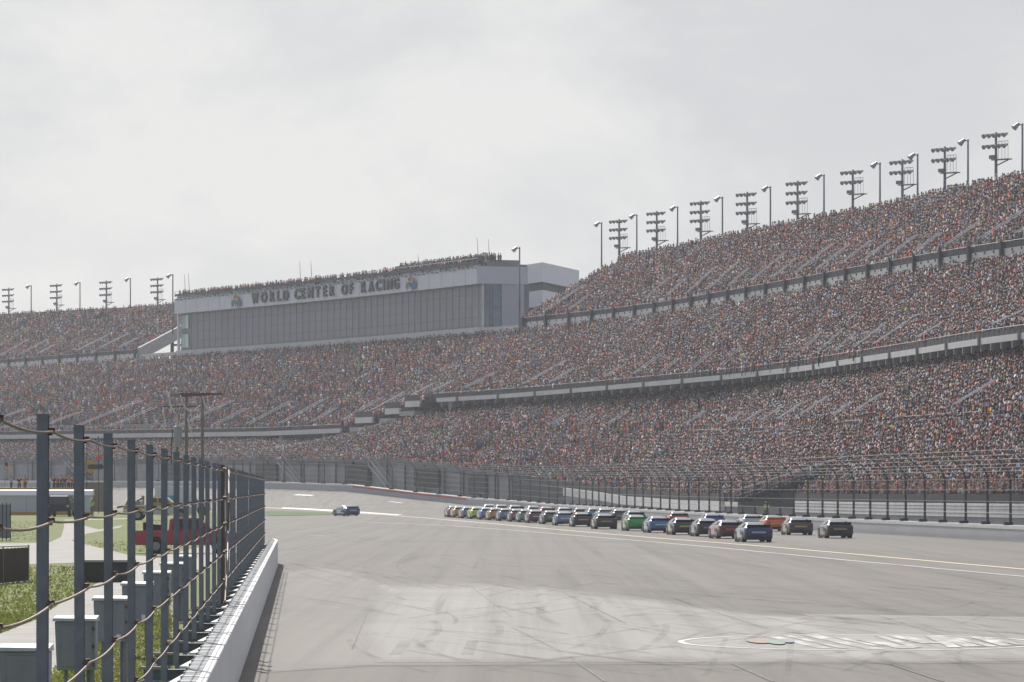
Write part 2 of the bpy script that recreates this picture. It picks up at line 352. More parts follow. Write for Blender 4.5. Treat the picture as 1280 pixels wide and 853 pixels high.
for k in range(150):
    u = random.random()
    if u < .45: px, py, an, ln, bd = random.uniform(480, 1350), random.uniform(735, 850), random.uniform(-.35, .3), random.uniform(6, 26), random.uniform(-.2, .2)
    elif u < .8: px, py, an, ln, bd = random.uniform(380, 1400), random.uniform(668, 745), random.gauss(-.12, .04), random.uniform(20, 110), random.gauss(0, .05)
    else: px, py, an, ln, bd = random.uniform(1000, 1400), random.uniform(740, 800), random.gauss(-.25, .1), random.uniform(15, 40), random.gauss(0, .1)
    hw = random.uniform(.05, .14)
    if py < 700: hw *= 1.3
    z = .013 + k * .00004
    arc_mark(px, py, an, ln, bd, hw, z)
    if random.random() < .5: p_ = hit(px, py); arc_mark(px + 1.6 * F / p_.y * .98, py, an, ln, bd, hw, z)
tag(mb.build('tyre_marks', rub), kind='structure')

# painted emblem on the paving: white ring, coloured patches, slanted stripes
ec = hit(1075, 803.5); el = hit(850, 804.5)
ea = (ec - el).length; eb = 5.6
def eang(t, r=1.0): return (ec.x + ea * r * math.cos(t), ec.y + eb * r * math.sin(t))
root = empty('painted_emblem', (0, 0, 0), label='worn oval emblem with white rim and white strokes painted on the pale paving', cat='ground emblem')
def wear(mt, lo, hi):
    N, L = nt(mt); b_ = N['Principled BSDF']; src = b_.inputs['Base Color'].links[0].from_socket; tc = N.new('ShaderNodeTexCoord'); mp = N.new('ShaderNodeMapping'); mp.inputs['Scale'].default_value = (1, .25, 1); n1 = N.new('ShaderNodeTexNoise'); n1.inputs['Scale'].default_value = 2.2; n1.inputs['Detail'].default_value = 7
    L.new(tc.outputs['Object'], mp.inputs[0]); L.new(mp.outputs[0], n1.inputs['Vector']); mr = N.new('ShaderNodeMapRange'); mr.inputs[1].default_value = lo; mr.inputs[2].default_value = hi; L.new(n1.outputs['Fac'], mr.inputs[0])
    mx = N.new('ShaderNodeMix'); mx.data_type = 'RGBA'; L.new(mr.outputs[0], mx.inputs[0]); mx.inputs[6].default_value = (.27, .258, .24, 1); L.new(src, mx.inputs[7]); L.new(mx.outputs[2], b_.inputs['Base Color'])
wear(M['paint_lg'], .42, .72)
e1 = MB(); nseg = 72
for k in range(nseg):
    a0 = 2 * math.pi * k / nseg; a1 = 2 * math.pi * (k + 1) / nseg
    e1.poly([(*eang(a0, 1), .012), (*eang(a1, 1), .012), (*eang(a1, .965), .012), (*eang(a0, .965), .012)])
e1.build('ring', M['wline'], root)
e2 = MB(); e2.poly([(*eang(2 * math.pi * k / nseg, .95), .008) for k in range(nseg)]); e2.build('field', mat('faded_grey_paint', (.25, .24, .225), .8, var=.15, scale=1.2), root)
def stroke(x0, x1, y0, y1, wd, m, z=.016):
    mb = MB(); a_ = Vector((ec.x + x0 * ea, ec.y + y0 * eb)); b_ = Vector((ec.x + x1 * ea, ec.y + y1 * eb)); mb.poly([(a_.x, a_.y, z), (a_.x + wd, a_.y, z), (b_.x + wd, b_.y, z), (b_.x, b_.y, z)]); return mb
st = MB()
for x0, x1, y0, y1, wd in [(-.30, -.48, -.75, .8, .35), (-.18, -.36, -.8, .82, .2), (-.05, -.25, -.9, .9, .42), (.02, -.10, -.5, .6, .2), (.12, .0, -.8, .3, .45), (.2, .16, -.7, .8, .25), (.32, .22, -.2, .8, .5), (.40, .44, -.7, .7, .3),
                           (.5, .44, -.6, .75, .45), (.62, .55, -.6, .6, .25), (.70, .68, -.5, .6, .35), (.8, .74, -.4, .5, .2)]:
    s_ = stroke(x0, x1, y0, y1, wd, None); st.poly([(v[0], v[1], v[2] + len(st.f) * .0006) for v in s_.v])
st.build('strokes', M['paint_lg'], root)
for x0, y0, rx, ry, c_ in ((-.55, .05, .07, .3, (.42, .24, .15)), (-.47, -.1, .05, .3, (.22, .31, .23)), (-.40, .05, .04, .25, (.24, .30, .35))):
    mb = MB(); mb.poly([(ec.x + (x0 + rx * math.cos(t / 12 * math.pi * 2)) * ea, ec.y + (y0 + ry * math.sin(t / 12 * math.pi * 2)) * eb, .026 + .002 * int(x0 * 20 + 14)) for t in range(12)])
    mb.build('colour_patch', mat('faded_paint_%d' % int(c_[0] * 100), c_, .85, var=.2, scale=2), root); wear(MATS['faded_paint_%d' % int(c_[0] * 100)], .35, .6)

# infield paths
sheet('infield_path', [(-60, 832), (0, 793), (45, 775), (100, 739), (150, 718), (185, 703), (215, 692), (290, 676), (300, 690), (240, 716), (200, 738), (150, 770), (110, 800), (60, 860), (30, 900), (-60, 900)], M['path'], .01, BVI)
sheet('infield_road', [(-40, 680), (60, 679), (88, 676), (160, 694), (200, 697), (200, 704), (100, 704), (30, 706), (-40, 708)], M['path'], .012, BVI)
sheet('infield_lane', [(60, 679.5), (76, 672), (80, 660), (80, 650), (165, 648), (150, 660), (108, 668), (88, 677)], M['path'], .014, BVI)
sheet('road_marking', [(37, 686), (93, 695.5), (90, 696.5), (37, 687.6)], M['wline'], .02, BVI)
sheet('dirt_patch', [(100, 860), (125, 825), (165, 793), (200, 765), (225, 745), (235, 760), (215, 800), (200, 860)], M['gravel'], .014, BVI)

# grass blades in the near infield
gb = MB()
tv = []; tf = []
cnt = 0
for k in range(30000):
    px = random.uniform(-20, 215); py = random.choice((random.uniform(652, 812), random.uniform(770, 860)))
    r = hit(px, py, BVI)
    if r is None or r.y > 420: continue
    # keep off the paved parts
    t = (px, py)
    if 0 <= px and py < 708 and py > 676 and not (px > 95 and py < 690): continue
    lo = np.interp(px, [0, 45, 100, 150, 185, 215], [793, 775, 739, 718, 703, 692]); hi = np.interp(px, [0, 60, 110, 150, 200, 240], [875, 845, 798, 770, 738, 716])
    if lo < py < hi: continue
    if 60 < px < 160 and py < 677: continue
    sc = .02 + .05 * random.random() * (1.6 if (py > 708 and py < 790) else 1); a_ = random.uniform(0, 6.28); n = len(tv); dx, dy = math.cos(a_) * .05, math.sin(a_) * .05; lx, ly = random.uniform(-.06, .06), random.uniform(-.06, .06)
    tv += [(r.x - dx, r.y - dy, r.z), (r.x + dx, r.y + dy, r.z), (r.x + lx, r.y + ly, r.z + sc)]; tf.append((n, n + 1, n + 2))
me = bpy.data.meshes.new('grass_blades'); me.from_pydata(tv, [], tf); me.materials.append(M['blade'])
o = bpy.data.objects.new('infield_grass', me); COL.objects.link(o); tag(o, 'short rough grass growing beside the infield path', 'grass', kind='stuff')

# ---------------------------------------------------------------- pit wall
Yw0, Yw1 = 18.0, 214.0
wallT = empty('pit_wall', (fx(1.22, Yw0), Yw0, 0), label='low white concrete wall with a galvanised top along the left edge of the track', cat='wall')
def wpt(L, Y, z): return (fx(L, Y) - wallT.location.x, Y - wallT.location.y, z)
ys = list(np.linspace(Yw0, Yw1, 34)); wm = MB()
outer = np.array([wpt(1.22, y, 0) for y in ys] + [wpt(1.26, Yw1 + 4, 0), wpt(1.42, Yw1 + 7.5, 0)]); inner = np.array([wpt(1.34, y, 0) for y in ys] + [wpt(1.38, Yw1 + 4, 0), wpt(1.54, Yw1 + 7.5, 0)])
T1 = outer + [0, 0, 1.19]; T2 = inner + [0, 0, 1.19]; c1 = outer.copy(); c1[:, 2] = 1.17; c1[:, 0] += .0
loft(wm, [outer, T1 - [.0, 0, .015], T1 + [-.012, 0, 0], T2, inner], close=True); wm.build('concrete_wall', M['wallw'], wallT)
jm = MB()
for k in range(33):
    y = 22 + 6.1 * k
    if y > Yw1: break
    jm.box(wpt(1.28, y, 1.1925), (.13, .05, .006))
jm.build('cap_joints', M['seam'], wallT)
pm = MB(); y = Yw0 + .7
while y < Yw1 + 5:
    pm.box(wpt(1.455, y, 1.165), (.225, 1.30, .03)); y += 1.42
pm.build('top_plates', M['galv'], wallT)
lm = MB(); y = Yw0 + .01
while y < Yw1 + 5: lm.box(wpt(1.455, y, 1.172), (.222, .16, .032)); y += 1.42
lm.build('plate_battens', M['wallw'], wallT)
bkm = MB(); L3 = np.array([wpt(1.345, y, 0) for y in ys]); L4 = np.array([wpt(1.555, y, 0) for y in ys]); loft(bkm, [L3, L3 + [0, 0, 1.12], L4 + [0, 0, 1.12], L4], close=True); bkm.build('backing_block', M['conc'], wallT)
for k in range(31):
    y = F * 1.75 * (.00305 + .00053 * k)
    if y < Yw1: bb = MB(); bb.box(wpt(1.62, y - 2.2, .9), (.13, 2.6, .42)); bb.build('end_block', M['wallw'], wallT)

# ---------------------------------------------------------------- debris fence along the pit wall
LF = 1.75; ZT = 4.09
fence = empty('debris_fence', (fx(LF, 30.6), 30.6, 0), label='tall fence of blue grey steel posts and rusty wire ropes behind the pit wall', cat='fence')
def fp(L, Y, z): return Vector((fx(L, Y) - fence.location.x, Y - fence.location.y, z))
def post_mesh(full=True):
    m = MB(); w, d, t = .082, .10, .009
    w = .074; m.box((0, -d / 2 + t / 2, (ZT + 1.2) / 2), (w, t, ZT - 1.2)); m.box((0, d / 2 - t / 2, (ZT + 1.2) / 2), (w, t, ZT - 1.2)); m.box((0, 0, (ZT + 1.2) / 2), (t, d - 2 * t - .001, ZT - 1.2 - .01))
    m.box((.0, 0, ZT + .004), (w + .006, d + .006, .007))
    return m
pfirst = post_mesh().build('post', M['steel'], fence)
cl = MB()
WZ = [3.98, 3.38, 2.83, 2.24, 1.66]
for z in WZ:
    cl = MB(); cl.box((.052, -.0, z), (.02, .085, .05)); cl.box((.07, -.0, z + .012), (.02, .04, .03)); cl.tube([(.03, -.06, z), (.075, -.06, z)], .012, 6); cl.build('clamp', M['rust'], pfirst)

br = MB(); br.box((-.14, .08, 1.13), (.62, .13, .012)); br.box((-.14, .138, 1.06), (.62, .01, .15)); br.box((-.14, .08, .985), (.62, .13, .012)); br.box((-.42, .02, .6), (.08, .08, .76)); 
bracket = br.build('bracket', M['steel'], pfirst)
tb = MB(); tb.box((-.30, .07, 1.155), (.36, .16, .035)); tboard = tb.build('board', mat('weathered_board', (.36, .31, .26), .9, var=.2, scale=3), pfirst)
posts_Y = [30.6 + 6.1 * 1.0 * k * 1.0 for k in range(30)]
# post rows follow 1/d = .00305 + .00053 n
posts_Y = [F * LF * (.00305 + .00053 * n) for n in range(-1, 33)]
for k, Y in enumerate(posts_Y):
    o = pfirst if k == 0 else copy_tree(pfirst, fence)
    o.location = fp(LF, Y, 0); o.rotation_euler = (0, random.uniform(-.004, .004), -S0 * 0)
for z in WZ:
    m = MB(); pts = []
    for k, Y in enumerate([posts_Y[0] - 5.3] + posts_Y):
        y0 = Y; nx = ([posts_Y[0] - 5.3] + posts_Y)[k + 1] if k < len(posts_Y) else None
        if nx is None: pts.append(fp(LF - .075, Y, z)); break
        sag = random.uniform(.014, .036)
        for j in range(6):
            t = j / 6; pts.append(fp(LF - .075, y0 + (nx - y0) * t, z - sag * 4 * t * (1 - t)))
    m.tube(pts, .0095, 6); m.build('wire_rope', M['rust'], fence, smooth=True)
# tensioner bay around the twelfth post
tm_ = MB()
for n in (12.2, 12.6):
    Y = F * LF * (.00305 + .00053 * n)
    for z in WZ: tm_.tube([fp(LF - .09, Y - .3, z + .02), fp(LF - .07, Y + .3, z + .02)], [.03, .05], 6)
    tm_.box(fp(LF - .03, Y, 2.65), (.07, .09, 2.9))
tm_.build('tensioner', mat('old_turnbuckle_steel', (.10, .075, .06), .6, .3, var=.3, scale=8), fence)
tw = MB(); Y = F * LF * (.00305 + .00053 * 13.2); tw.tube([fp(LF - .1, Y, 4.0), fp(LF - .13, Y - 2, 3.3), fp(LF - .1, Y - 1, 2.7), fp(LF - .12, Y - 3.5, 1.9), fp(LF - .1, Y - 5, 1.25)], .02, 6); tw.build('brace_cable', M['rust'], fence)

# ---------------------------------------------------------------- electrical cabinets behind the fence
def cabinet():
    r = empty('utility_cabinet')
    b_ = MB(); b_.hull([(0, 0, .98), (.56, 0, .98), (.56, .34, .98), (-.02, .34, .98)], [(-.03, 0, 1.68), (.56, 0, 1.68), (.56, .42, 1.68), (-.05, .42, 1.68)]); b_.build('box_body', M['cab'], r, bevel=.01)
    l = MB(); l.hull([(-.06, -.03, 1.684), (.58, -.03, 1.684), (.58, .46, 1.684), (-.06, .46, 1.684)], [(-.05, -.01, 1.73), (.57, -.01, 1.72), (.57, .46, 1.76), (-.05, .46, 1.76)]); l.build('lid', M['cabtop'], r)
    d = MB(); d.box((.29, -.008, 1.33), (.44, .012, .60)); dd = d.build('door', M['cab'], r, bevel=.004)
    h = MB(); h.box((.535, -.018, 1.58), (.03, .03, .05)); h.box((.535, -.018, 1.32), (.03, .03, .05)); h.box((.535, -.018, 1.06), (.03, .03, .05)); h.build('hinge', M['rust'], dd)
    s = MB(); s.box((.40, -.018, 1.05), (.08, .004, .12)); s.build('data_plate', M['white'], dd)
    for x in (.12, .44):
        q = MB(); q.box((x, .17, .62), (.05, .05, .74)); q.build('leg', M['steel'], r)
    c = MB(); c.tube([(.50, .12, .98), (.50, .12, .25)], .035, 8); c.build('conduit', M['galv'], r)
    return r
cab0 = cabinet(); clabels = ['nearest grey utility cabinet, cut by the bottom left corner of the photo', 'second grey cabinet from the camera, pale lid and data plate, beside the nearest path edge',
    'third grey cabinet from the camera, half hidden by a fence post', 'fourth grey cabinet from the camera, in front of the dark culvert end', 'fifth grey cabinet from the camera, below the red pickup bed',
    'sixth grey cabinet from the camera, below the red pickup wheel', 'farthest visible grey cabinet of the row behind the fence']
for k in range(7):
    Y = 54.1 + 12.2 * k; o = cab0 if k == 0 else copy_tree(cab0); o.location = (fx(3.57, Y), Y, 0); o.rotation_euler = (0, 0, 0); tag(o, clabels[k], 'utility cabinet', 'cabinets behind the fence')
# low planks and blocks under the brackets
cv = MB(); q = [hit(105, 728, BVI), hit(160, 728, BVI)]; c = (q[0] + q[1]) / 2
cul = empty('culvert_headwall', c, label='dark concrete culvert end in the grass bank beside the path', cat='culvert')
cv.box((0, 0, .36), (q[1].x - q[0].x + .2, .5, .72)); cv.build('headwall', mat('shaded_concrete', (.09, .085, .08), .9, var=.2, scale=2), cul, bevel=.02)
cv = MB(); cv.box((0, .1, .76), (q[1].x - q[0].x + .5, .9, .08)); cv.build('coping', M['conc'], cul)

# ---------------------------------------------------------------- track wall and catch fence
twall = empty('track_wall', tuple(WALL[0]), label='long grey retaining wall with a pale top along the outside of the track', cat='wall')
def rel(c, o): return c - np.array(o.location)
wc = rel(resample(WALL, 3), twall)
m = MB(); loft(m, band(wc + [0, 0, -.3], .55, 0, 1.27), close=True); m.build('barrier_face', M['trackwall'], twall)
m = MB(); loft(m, band(offset(wc, -.03), .62, .86, 1.10), close=True); m.build('barrier_cap', M['wallw'], twall)
m = MB(); loft(m, band(offset(wc, .7), .5, .55, 1.12), close=True); m.build('rear_block', M['conc_w'], twall)
rc = sub(WALL, 432, 585); m = MB(); loft(m, band(offset(rel(resample(rc, 3), twall), -.06), .05, .78, 1.0), close=True); m.build('red_stripe', M['redl'], twall)
# small joints on the right
def mesh_fence_mat():
    m = bpy.data.materials.new('chain_link_mesh'); m.use_nodes = True; N, L = nt(m); b_ = N['Principled BSDF']; b_.inputs['Base Color'].default_value = (.035, .035, .04, 1); b_.inputs['Roughness'].default_value = .6; b_.inputs['Metallic'].default_value = .3
    tr = N.new('ShaderNodeBsdfTransparent'); mx = N.new('ShaderNodeMixShader'); tc = N.new('ShaderNodeTexCoord'); n1 = N.new('ShaderNodeTexNoise'); n1.inputs['Scale'].default_value = .35
    L.new(tc.outputs['Object'], n1.inputs['Vector']); mr = N.new('ShaderNodeMapRange'); mr.inputs[1].default_value = .3; mr.inputs[2].default_value = .7; mr.inputs[3].default_value = .08; mr.inputs[4].default_value = .17
    L.new(n1.outputs['Fac'], mr.inputs[0]); L.new(mr.outputs[0], mx.inputs[0]); L.new(tr.outputs[0], mx.inputs[1]); L.new(b_.outputs[0], mx.inputs[2]); L.new(mx.outputs[0], N['Material Output'].inputs['Surface'])
    return m
M['mesh'] = mesh_fence_mat()
cf = empty('catch_fence', tuple(WALL[0]), label='curved catch fence of dark posts, cables and mesh on top of the outside track wall', cat='fence')
fc = rel(offset(WALL, .45), cf); fn = normals(WALL)
PROF = [(0.15, .9), (0.15, 4.3), (.0, 4.8), (-.35, 5.25), (-.9, 5.75), (-1.6, 6.3)]
sarc = arclen(fc); step_ = 8.1
pos = []; s_ = 4.0
while s_ < sarc[-1]: pos.append(s_); s_ += step_
pxw = pxof(WALL)
def frame(s_):
    i = min(len(sarc) - 1, int(np.searchsorted(sarc, s_))); p = np.array([np.interp(s_, sarc, fc[:, k]) for k in range(3)]); return p, fn[i], CX + F * (p[0] + cf.location.x) / (p[1] + cf.location.y), i
pm0 = MB(); r_ = []
pm0.tube([(a_, 0, z) for a_, z in PROF], [.10, .09, .08, .07, .06, .05], 6); pm0.box((.0, 0, 1.19), (.6, .5, .26))
ppost = pm0.build('fence_post', M['steel_d'], cf); first = True
allp = []
for s_ in pos:
    p, nn, px, i = frame(s_)
    if px < -60 or px > 1400: continue
    o = ppost if first else ppost.copy()
    if not first: COL.objects.link(o); o.parent = cf
    first = False; o.location = p; o.rotation_euler = (0, 0, math.atan2(nn[1], nn[0])); allp.append(o)
cab_c = resample(fc[(pxw > -60) & (pxw < 1400)], 4)
cn = normals(cab_c)
def fol(a_, z): q = cab_c.copy(); q[:, :2] += cn * a_; q[:, 2] += z; return q
m = MB()
for a_, z in [(-.02, 1.9), (-.02, 2.7), (-.02, 3.5), (-.02, 4.25), (-.15, 4.8), (-.3, 5.05), (-.5, 5.28), (-.85, 5.6), (-1.2, 5.88), (-1.6, 6.2)]:
    m.tube([tuple(v) for v in fol(a_, z)], .02, 4)
m.build('cables', mat('bright_cable', (.12, .12, .13), .45, .4), cf)
m = MB(); loft(m, [fol(a_ - .03, z) for a_, z in PROF]); m.build('mesh', M['mesh'], cf)

# ---------------------------------------------------------------- grandstand
stand = empty('grandstand', (0, 600, 0), label='huge curved grandstand with stacked seating decks full of spectators', cat='grandstand')
def srel(c): return c - np.array([0, 600, 0])
def ray_to(base, nrm, tgt):
    """for each base point follow its outward normal to the target curve"""
    out = np.zeros_like(base); ok = np.zeros(len(base), bool); A = tgt[:-1, :2]; D = tgt[1:, :2] - A
    for i, (p, n_) in enumerate(zip(base[:, :2], nrm)):
        den = n_[0] * D[:, 1] - n_[1] * D[:, 0]; den[abs(den) < 1e-9] = 1e-9
        w = A - p; t = (w[:, 0] * D[:, 1] - w[:, 1] * D[:, 0]) / den; u = (w[:, 0] * n_[1] - w[:, 1] * n_[0]) / den
        k = np.where((u >= -1e-6) & (u <= 1 + 1e-6) & (t > .5) & (t < 160))[0]
        if len(k): j = k[np.argmin(t[k])]; out[i] = tgt[j] + (tgt[j + 1] - tgt[j]) * u[j]; ok[i] = True
    return out, ok
class Deck:
    def __init__(s, base, tgt, z0, rows, pmin, pmax, zt=0.0, shear=0.0):
        b = resample(base, 1.0); n_ = normals(b, 25); q, ok = ray_to(b, n_, tgt); px = pxof(b)
        keep = ok & (px > pmin) & (px < pmax); s.B = b[keep].copy(); s.Q = q[keep].copy(); s.B[:, 2] += z0; s.Q[:, 2] += zt; s.rows = rows; s.s = arclen(b)[keep]
        # smooth the far edge so the rows run clean
        for _ in range(3):
            k = np.ones(9) / 9; 
            for c in range(3):
                if len(s.Q) > 20: e = np.pad(s.Q[:, c], 4, mode='edge'); s.Q[:, c] = np.convolve(e, k, 'valid')
        s.shear = shear; s.px = pxof(s.B)
    def row(s, t): return s.B + (s.Q - s.B) * t
    def surface(s, mb, mi=0, skip=None):
        st_ = 5; idx = np.arange(0, len(s.B), st_); idx = np.r_[idx, len(s.B) - 1] if idx[-1] != len(s.B) - 1 else idx
        prev = None; lines = []
        for r in range(s.rows):
            a_ = s.row(r / s.rows)[idx]; b_ = s.row((r + 1) / s.rows)[idx].copy(); z1 = b_[:, 2].copy(); b_[:, 2] = a_[:, 2]; lines += [a_, b_]
            if r == s.rows - 1: c_ = b_.copy(); c_[:, 2] = z1; lines.append(c_)
        n = len(idx); b0 = len(mb.v)
        for l in lines: mb.v += [tuple(v) for v in srel(l)]
        for j in range(len(lines) - 1):
            r = j / 2 / s.rows
            for i in range(n - 1):
                if skip and skip(s.px[idx[i]], r): continue
                mb.f.append((b0 + j * n + i, b0 + j * n + i + 1, b0 + (j + 1) * n + i + 1, b0 + (j + 1) * n + i)); mb.m.append(mi if not (j % 2) else mi + 1)

def split_boxes(m, name, mm):
    for j in range(len(m.v) // 8): pb_ = MB(); pb_.hull(m.v[j * 8:j * 8 + 4], m.v[j * 8 + 4:j * 8 + 8]); pb_.build(name, mm, stand)
VOM = lambda px, t: t < .23 and 922 + t / .23 * 66 < px < 993                 # the stair opening in the lower deck
dA = Deck(ABOT, ATOP, -.65, 34, -600, 2500)
dB = Deck(BFR, BTOP, .3, 32, -600, 2500, -1.1)
CFR = offset(BTOP, .4)
dC = Deck(CFR, RIM, 1.0, 24, 652, 2500)
dD = Deck(CFR, RIM, 1.0, 24, -600, 172)
seatm = mat('bleacher_riser', (.05, .05, .052), .8, var=.2, scale=.3); treadm = mat('bleacher_tread', (.30, .30, .30), .8, var=.2, scale=.3)
for dk, nm, sk in ((dA, 'lower_deck', VOM), (dB, 'middle_deck', None), (dC, 'upper_deck', None), (dD, 'upper_deck', None)):
    m = MB(); dk.surface(m, 0, sk); m.build(nm, [treadm, seatm], stand)
# fascia, rails and walls of the decks
def part_band(c, name, mm, thick, z0, z1, step=4.0, parent=stand):
    m = MB(); loft(m, band(srel(resample(c, step)), thick, z0, z1), close=True); return m.build(name, mm, parent)
bf_hi = sub(BFR, 537, 1600); bf_lo = sub(BFR, -200, 426)
fasc = mat('fascia_paint', (.66, .66, .64), .7, var=.08, scale=.4)
part_band(bf_hi, 'fascia', fasc, .4, 0, .68); part_band(bf_lo, 'fascia', fasc, .4, 0, .8)
for pa, pb, z in ((505, 527, 17.3), (480, 500, 16.2), (440, 468, 14.85)):
    c = sub(BFR, pa, pb).copy(); c[:, 2] = z; part_band(c, 'fascia', fasc, .4, 0, 1.0, 2); part_band(c, 'front_rail', M['steel_d'], .05, 1.0, 2.0, 2)
    part_band(offset(c, -1.0), 'landing', M['conc'], 1.6, -1.5, -.7, 2)
def railing(c, name, h0, h1, dark):
    m = MB(); q = srel(resample(c, 2.2)); loft(m, band(q, .06, h0, h0 + (h1 - h0) * .82), close=True)
    m.build(name, dark, stand); m = MB()
    m.tube([tuple(v + [0, 0, h1]) for v in q], .04, 4)
    for v in q[::1]: m.box((v[0], v[1], v[2] + (h0 + h1) / 2), (.07, .07, h1 - h0))
    m.build('top_rail', M['polem'], stand)
dark = mat('rail_and_shadow', (.035, .036, .04), .6)  # solid dark panel stands for the rail and the shadow behind it
railing(offset(bf_hi, .1), 'front_rail', .68, 1.5, dark); railing(offset(bf_lo, .1), 'front_rail', .8, 1.5, dark)
# corrugated brackets under the fascia and soffit beams
q = resample(sub(BFR, 537, 1500), 4.5); nq = normals(q, 2); m = MB()
for v, n_ in zip(q, nq):
    a_ = math.atan2(n_[1], n_[0]); v = srel(v[None])[0]; m.hull([(v[0], v[1], v[2] - .75), (v[0] + n_[0] * 6, v[1] + n_[1] * 6, v[2] + 1.6), (v[0] + n_[0] * 6, v[1] + n_[1] * 6, v[2] + 3.0), (v[0], v[1], v[2] - .02)],
           [(v[0] - n_[1] * .35, v[1] + n_[0] * .35, v[2] - .75), (v[0] + n_[0] * 6 - n_[1] * .35, v[1] + n_[1] * 6 + n_[0] * .35, v[2] + 1.6), (v[0] + n_[0] * 6 - n_[1] * .35, v[1] + n_[1] * 6 + n_[0] * .35, v[2] + 3.0), (v[0] - n_[1] * .35, v[1] + n_[0] * .35, v[2] - .02)])

for j in range(len(m.v) // 8):
    pb_ = MB(); pb_.hull(m.v[j * 8:j * 8 + 4], m.v[j * 8 + 4:j * 8 + 8]); pb_.build('raker_beam', M['conc_d'], stand)
m = MB(); q = resample(sub(BFR, 537, 1500), 17); nq = normals(q, 2)
for v, n_ in zip(q, nq): m.box((v[0] - n_[0] * .12, v[1] - n_[1] * .12 - 600, v[2] + .35), (.25, .5, .8), rz=math.atan2(n_[1], n_[0]))
split_boxes(m, 'fascia_bracket', M['polem'])
# back wall between lower deck and middle deck
bk = resample(ATOP, 4); m = MB(); o1 = offset(bk, .6); loft(m, [srel(o1 + [0, 0, -.6]), srel(o1 + [0, 0, 4.2])]); m.build('back_wall', M['conc_d'], stand)
# columns beneath the low part of the middle deck
m = MB(); q = resample(sub(BFR, -150, 560), 18); nq = normals(q, 2)
for v, n_ in zip(q, nq): m.box((v[0] + n_[0] * 1.0, v[1] + n_[1] * 1.0 - 600, v[2] - 1.7), (.9, .9, 3.4), rz=math.atan2(n_[1], n_[0]))
split_boxes(m, 'deck_column', M['conc'])
# upper deck front: white wall, rail over a dark panel painted for its shadow, hanging columns
for lo_, hi_, in ((652, 1600), (-200, 172)):
    c = sub(BTOP, lo_, hi_); part_band(c, 'upper_wall', fasc, .3, -.3, 1.0); railing(offset(c, -.02), 'front_rail', 1.05, 1.85, dark)
    m = MB(); q = resample(c, 11.5); nq = normals(q, 2)
    for v, n_ in zip(q, nq): m.box((v[0] - n_[0] * .3, v[1] - n_[1] * .3 - 600, v[2] + .75), (.4, .6, 2.2), rz=math.atan2(n_[1], n_[0]))
    split_boxes(m, 'wall_column', M['steel_d'])
    m = MB(); q = resample(sub(c, -30, 1330), 3.2); nq = normals(q, 2)
    for v, n_ in zip(q, nq): m.box((v[0] - n_[0] * .05, v[1] - n_[1] * .05 - 600, v[2] + .8), (.1, .3, .3), rz=math.atan2(n_[1], n_[0]))
    split_boxes(m, 'wall_vent', M['steel_d'])
part_band(sub(BTOP, 172, 652), 'rear_wall', M['conc_w'], .3, -.1, .7)
part_band(offset(sub(RIM, 775, 1600), .8), 'back_parapet', M['conc_d'], .3, -3, .9); part_band(offset(sub(RIM, -200, 212), .8), 'back_parapet', M['conc_d'], .3, -3, .9)
# retaining wall at the foot of the stand
right = sub(ABOT, 985, 1560); m_ = sub(ABOT, 700, 905); left = sub(ABOT, -200, 640)
part_band(right, 'advert_wall', M['adwall'], .2, -.35, .35)
part_band(offset(right, -.25), 'block_wall', mat('white_bleacher_blocks', (.74, .73, .70), .75, var=.12, scale=.8), .4, -1.55, -.42)
m = MB()
for dz in (-1.3, -.95, -.68): loft(m, band(srel(offset(resample(right, 4), -.27)), .03, dz, dz + .05), close=True)
m.build('block_grooves', M['seam'], stand)
part_band(offset(right, -.1), 'foot_wall', M['conc_d'], .3, -3, -1.57)
part_band(m_, 'advert_wall', M['adwall'], .2, -.5, .3); part_band(offset(m_, -.3), 'block_wall', MATS['white_bleacher_blocks'], .4, -1.7, -.6); part_band(offset(m_, -.1), 'foot_wall', M['conc_d'], .3, -4, -1.72)
part_band(left, 'foot_wall', M['conc_d'], .4, -5.5, -.1, 4); part_band(offset(left, -.1), 'advert_wall', mat('grey_rail_panel', (.12, .12, .13), .7, var=.3, scale=.2), .08, -.6, .35, 4)
part_band(offset(sub(ABOT, 628, 712), .12), 'foot_wall', M['steel_d'], .4, -5, .3)
part_band(offset(sub(ABOT, 898, 992), .12), 'opening_wall', M['steel_d'], .3, -3, -1.2)
m = MB()                                                      # dark ribs, doorways and stairs on the grey wall
q = resample(left, 7.5); nq = normals(q, 2)
for v, n_ in zip(q, nq): m.box((v[0] - n_[0] * .35, v[1] - n_[1] * .35 - 600, v[2] - 2.2), (.25, .25, 4.4), rz=math.atan2(n_[1], n_[0]))
split_boxes(m, 'wall_rib', M['steel_d'])
for pxc, wdt in ((335, 9), (452, 10), (537, 9), (600, 8), (100, 9), (225, 9)):
    p = at_px(ABOT, pxc); n_ = normals(ABOT)[int(np.argmin(abs(pxof(ABOT) - pxc)))]
    m = MB(); m.box((p.x - n_[0] * .3, p.y - n_[1] * .3 - 600, p.z - 1.9), (.5, wdt, 3.0), rz=math.atan2(n_[1], n_[0])); m.build('doorway', M['black'], stand)
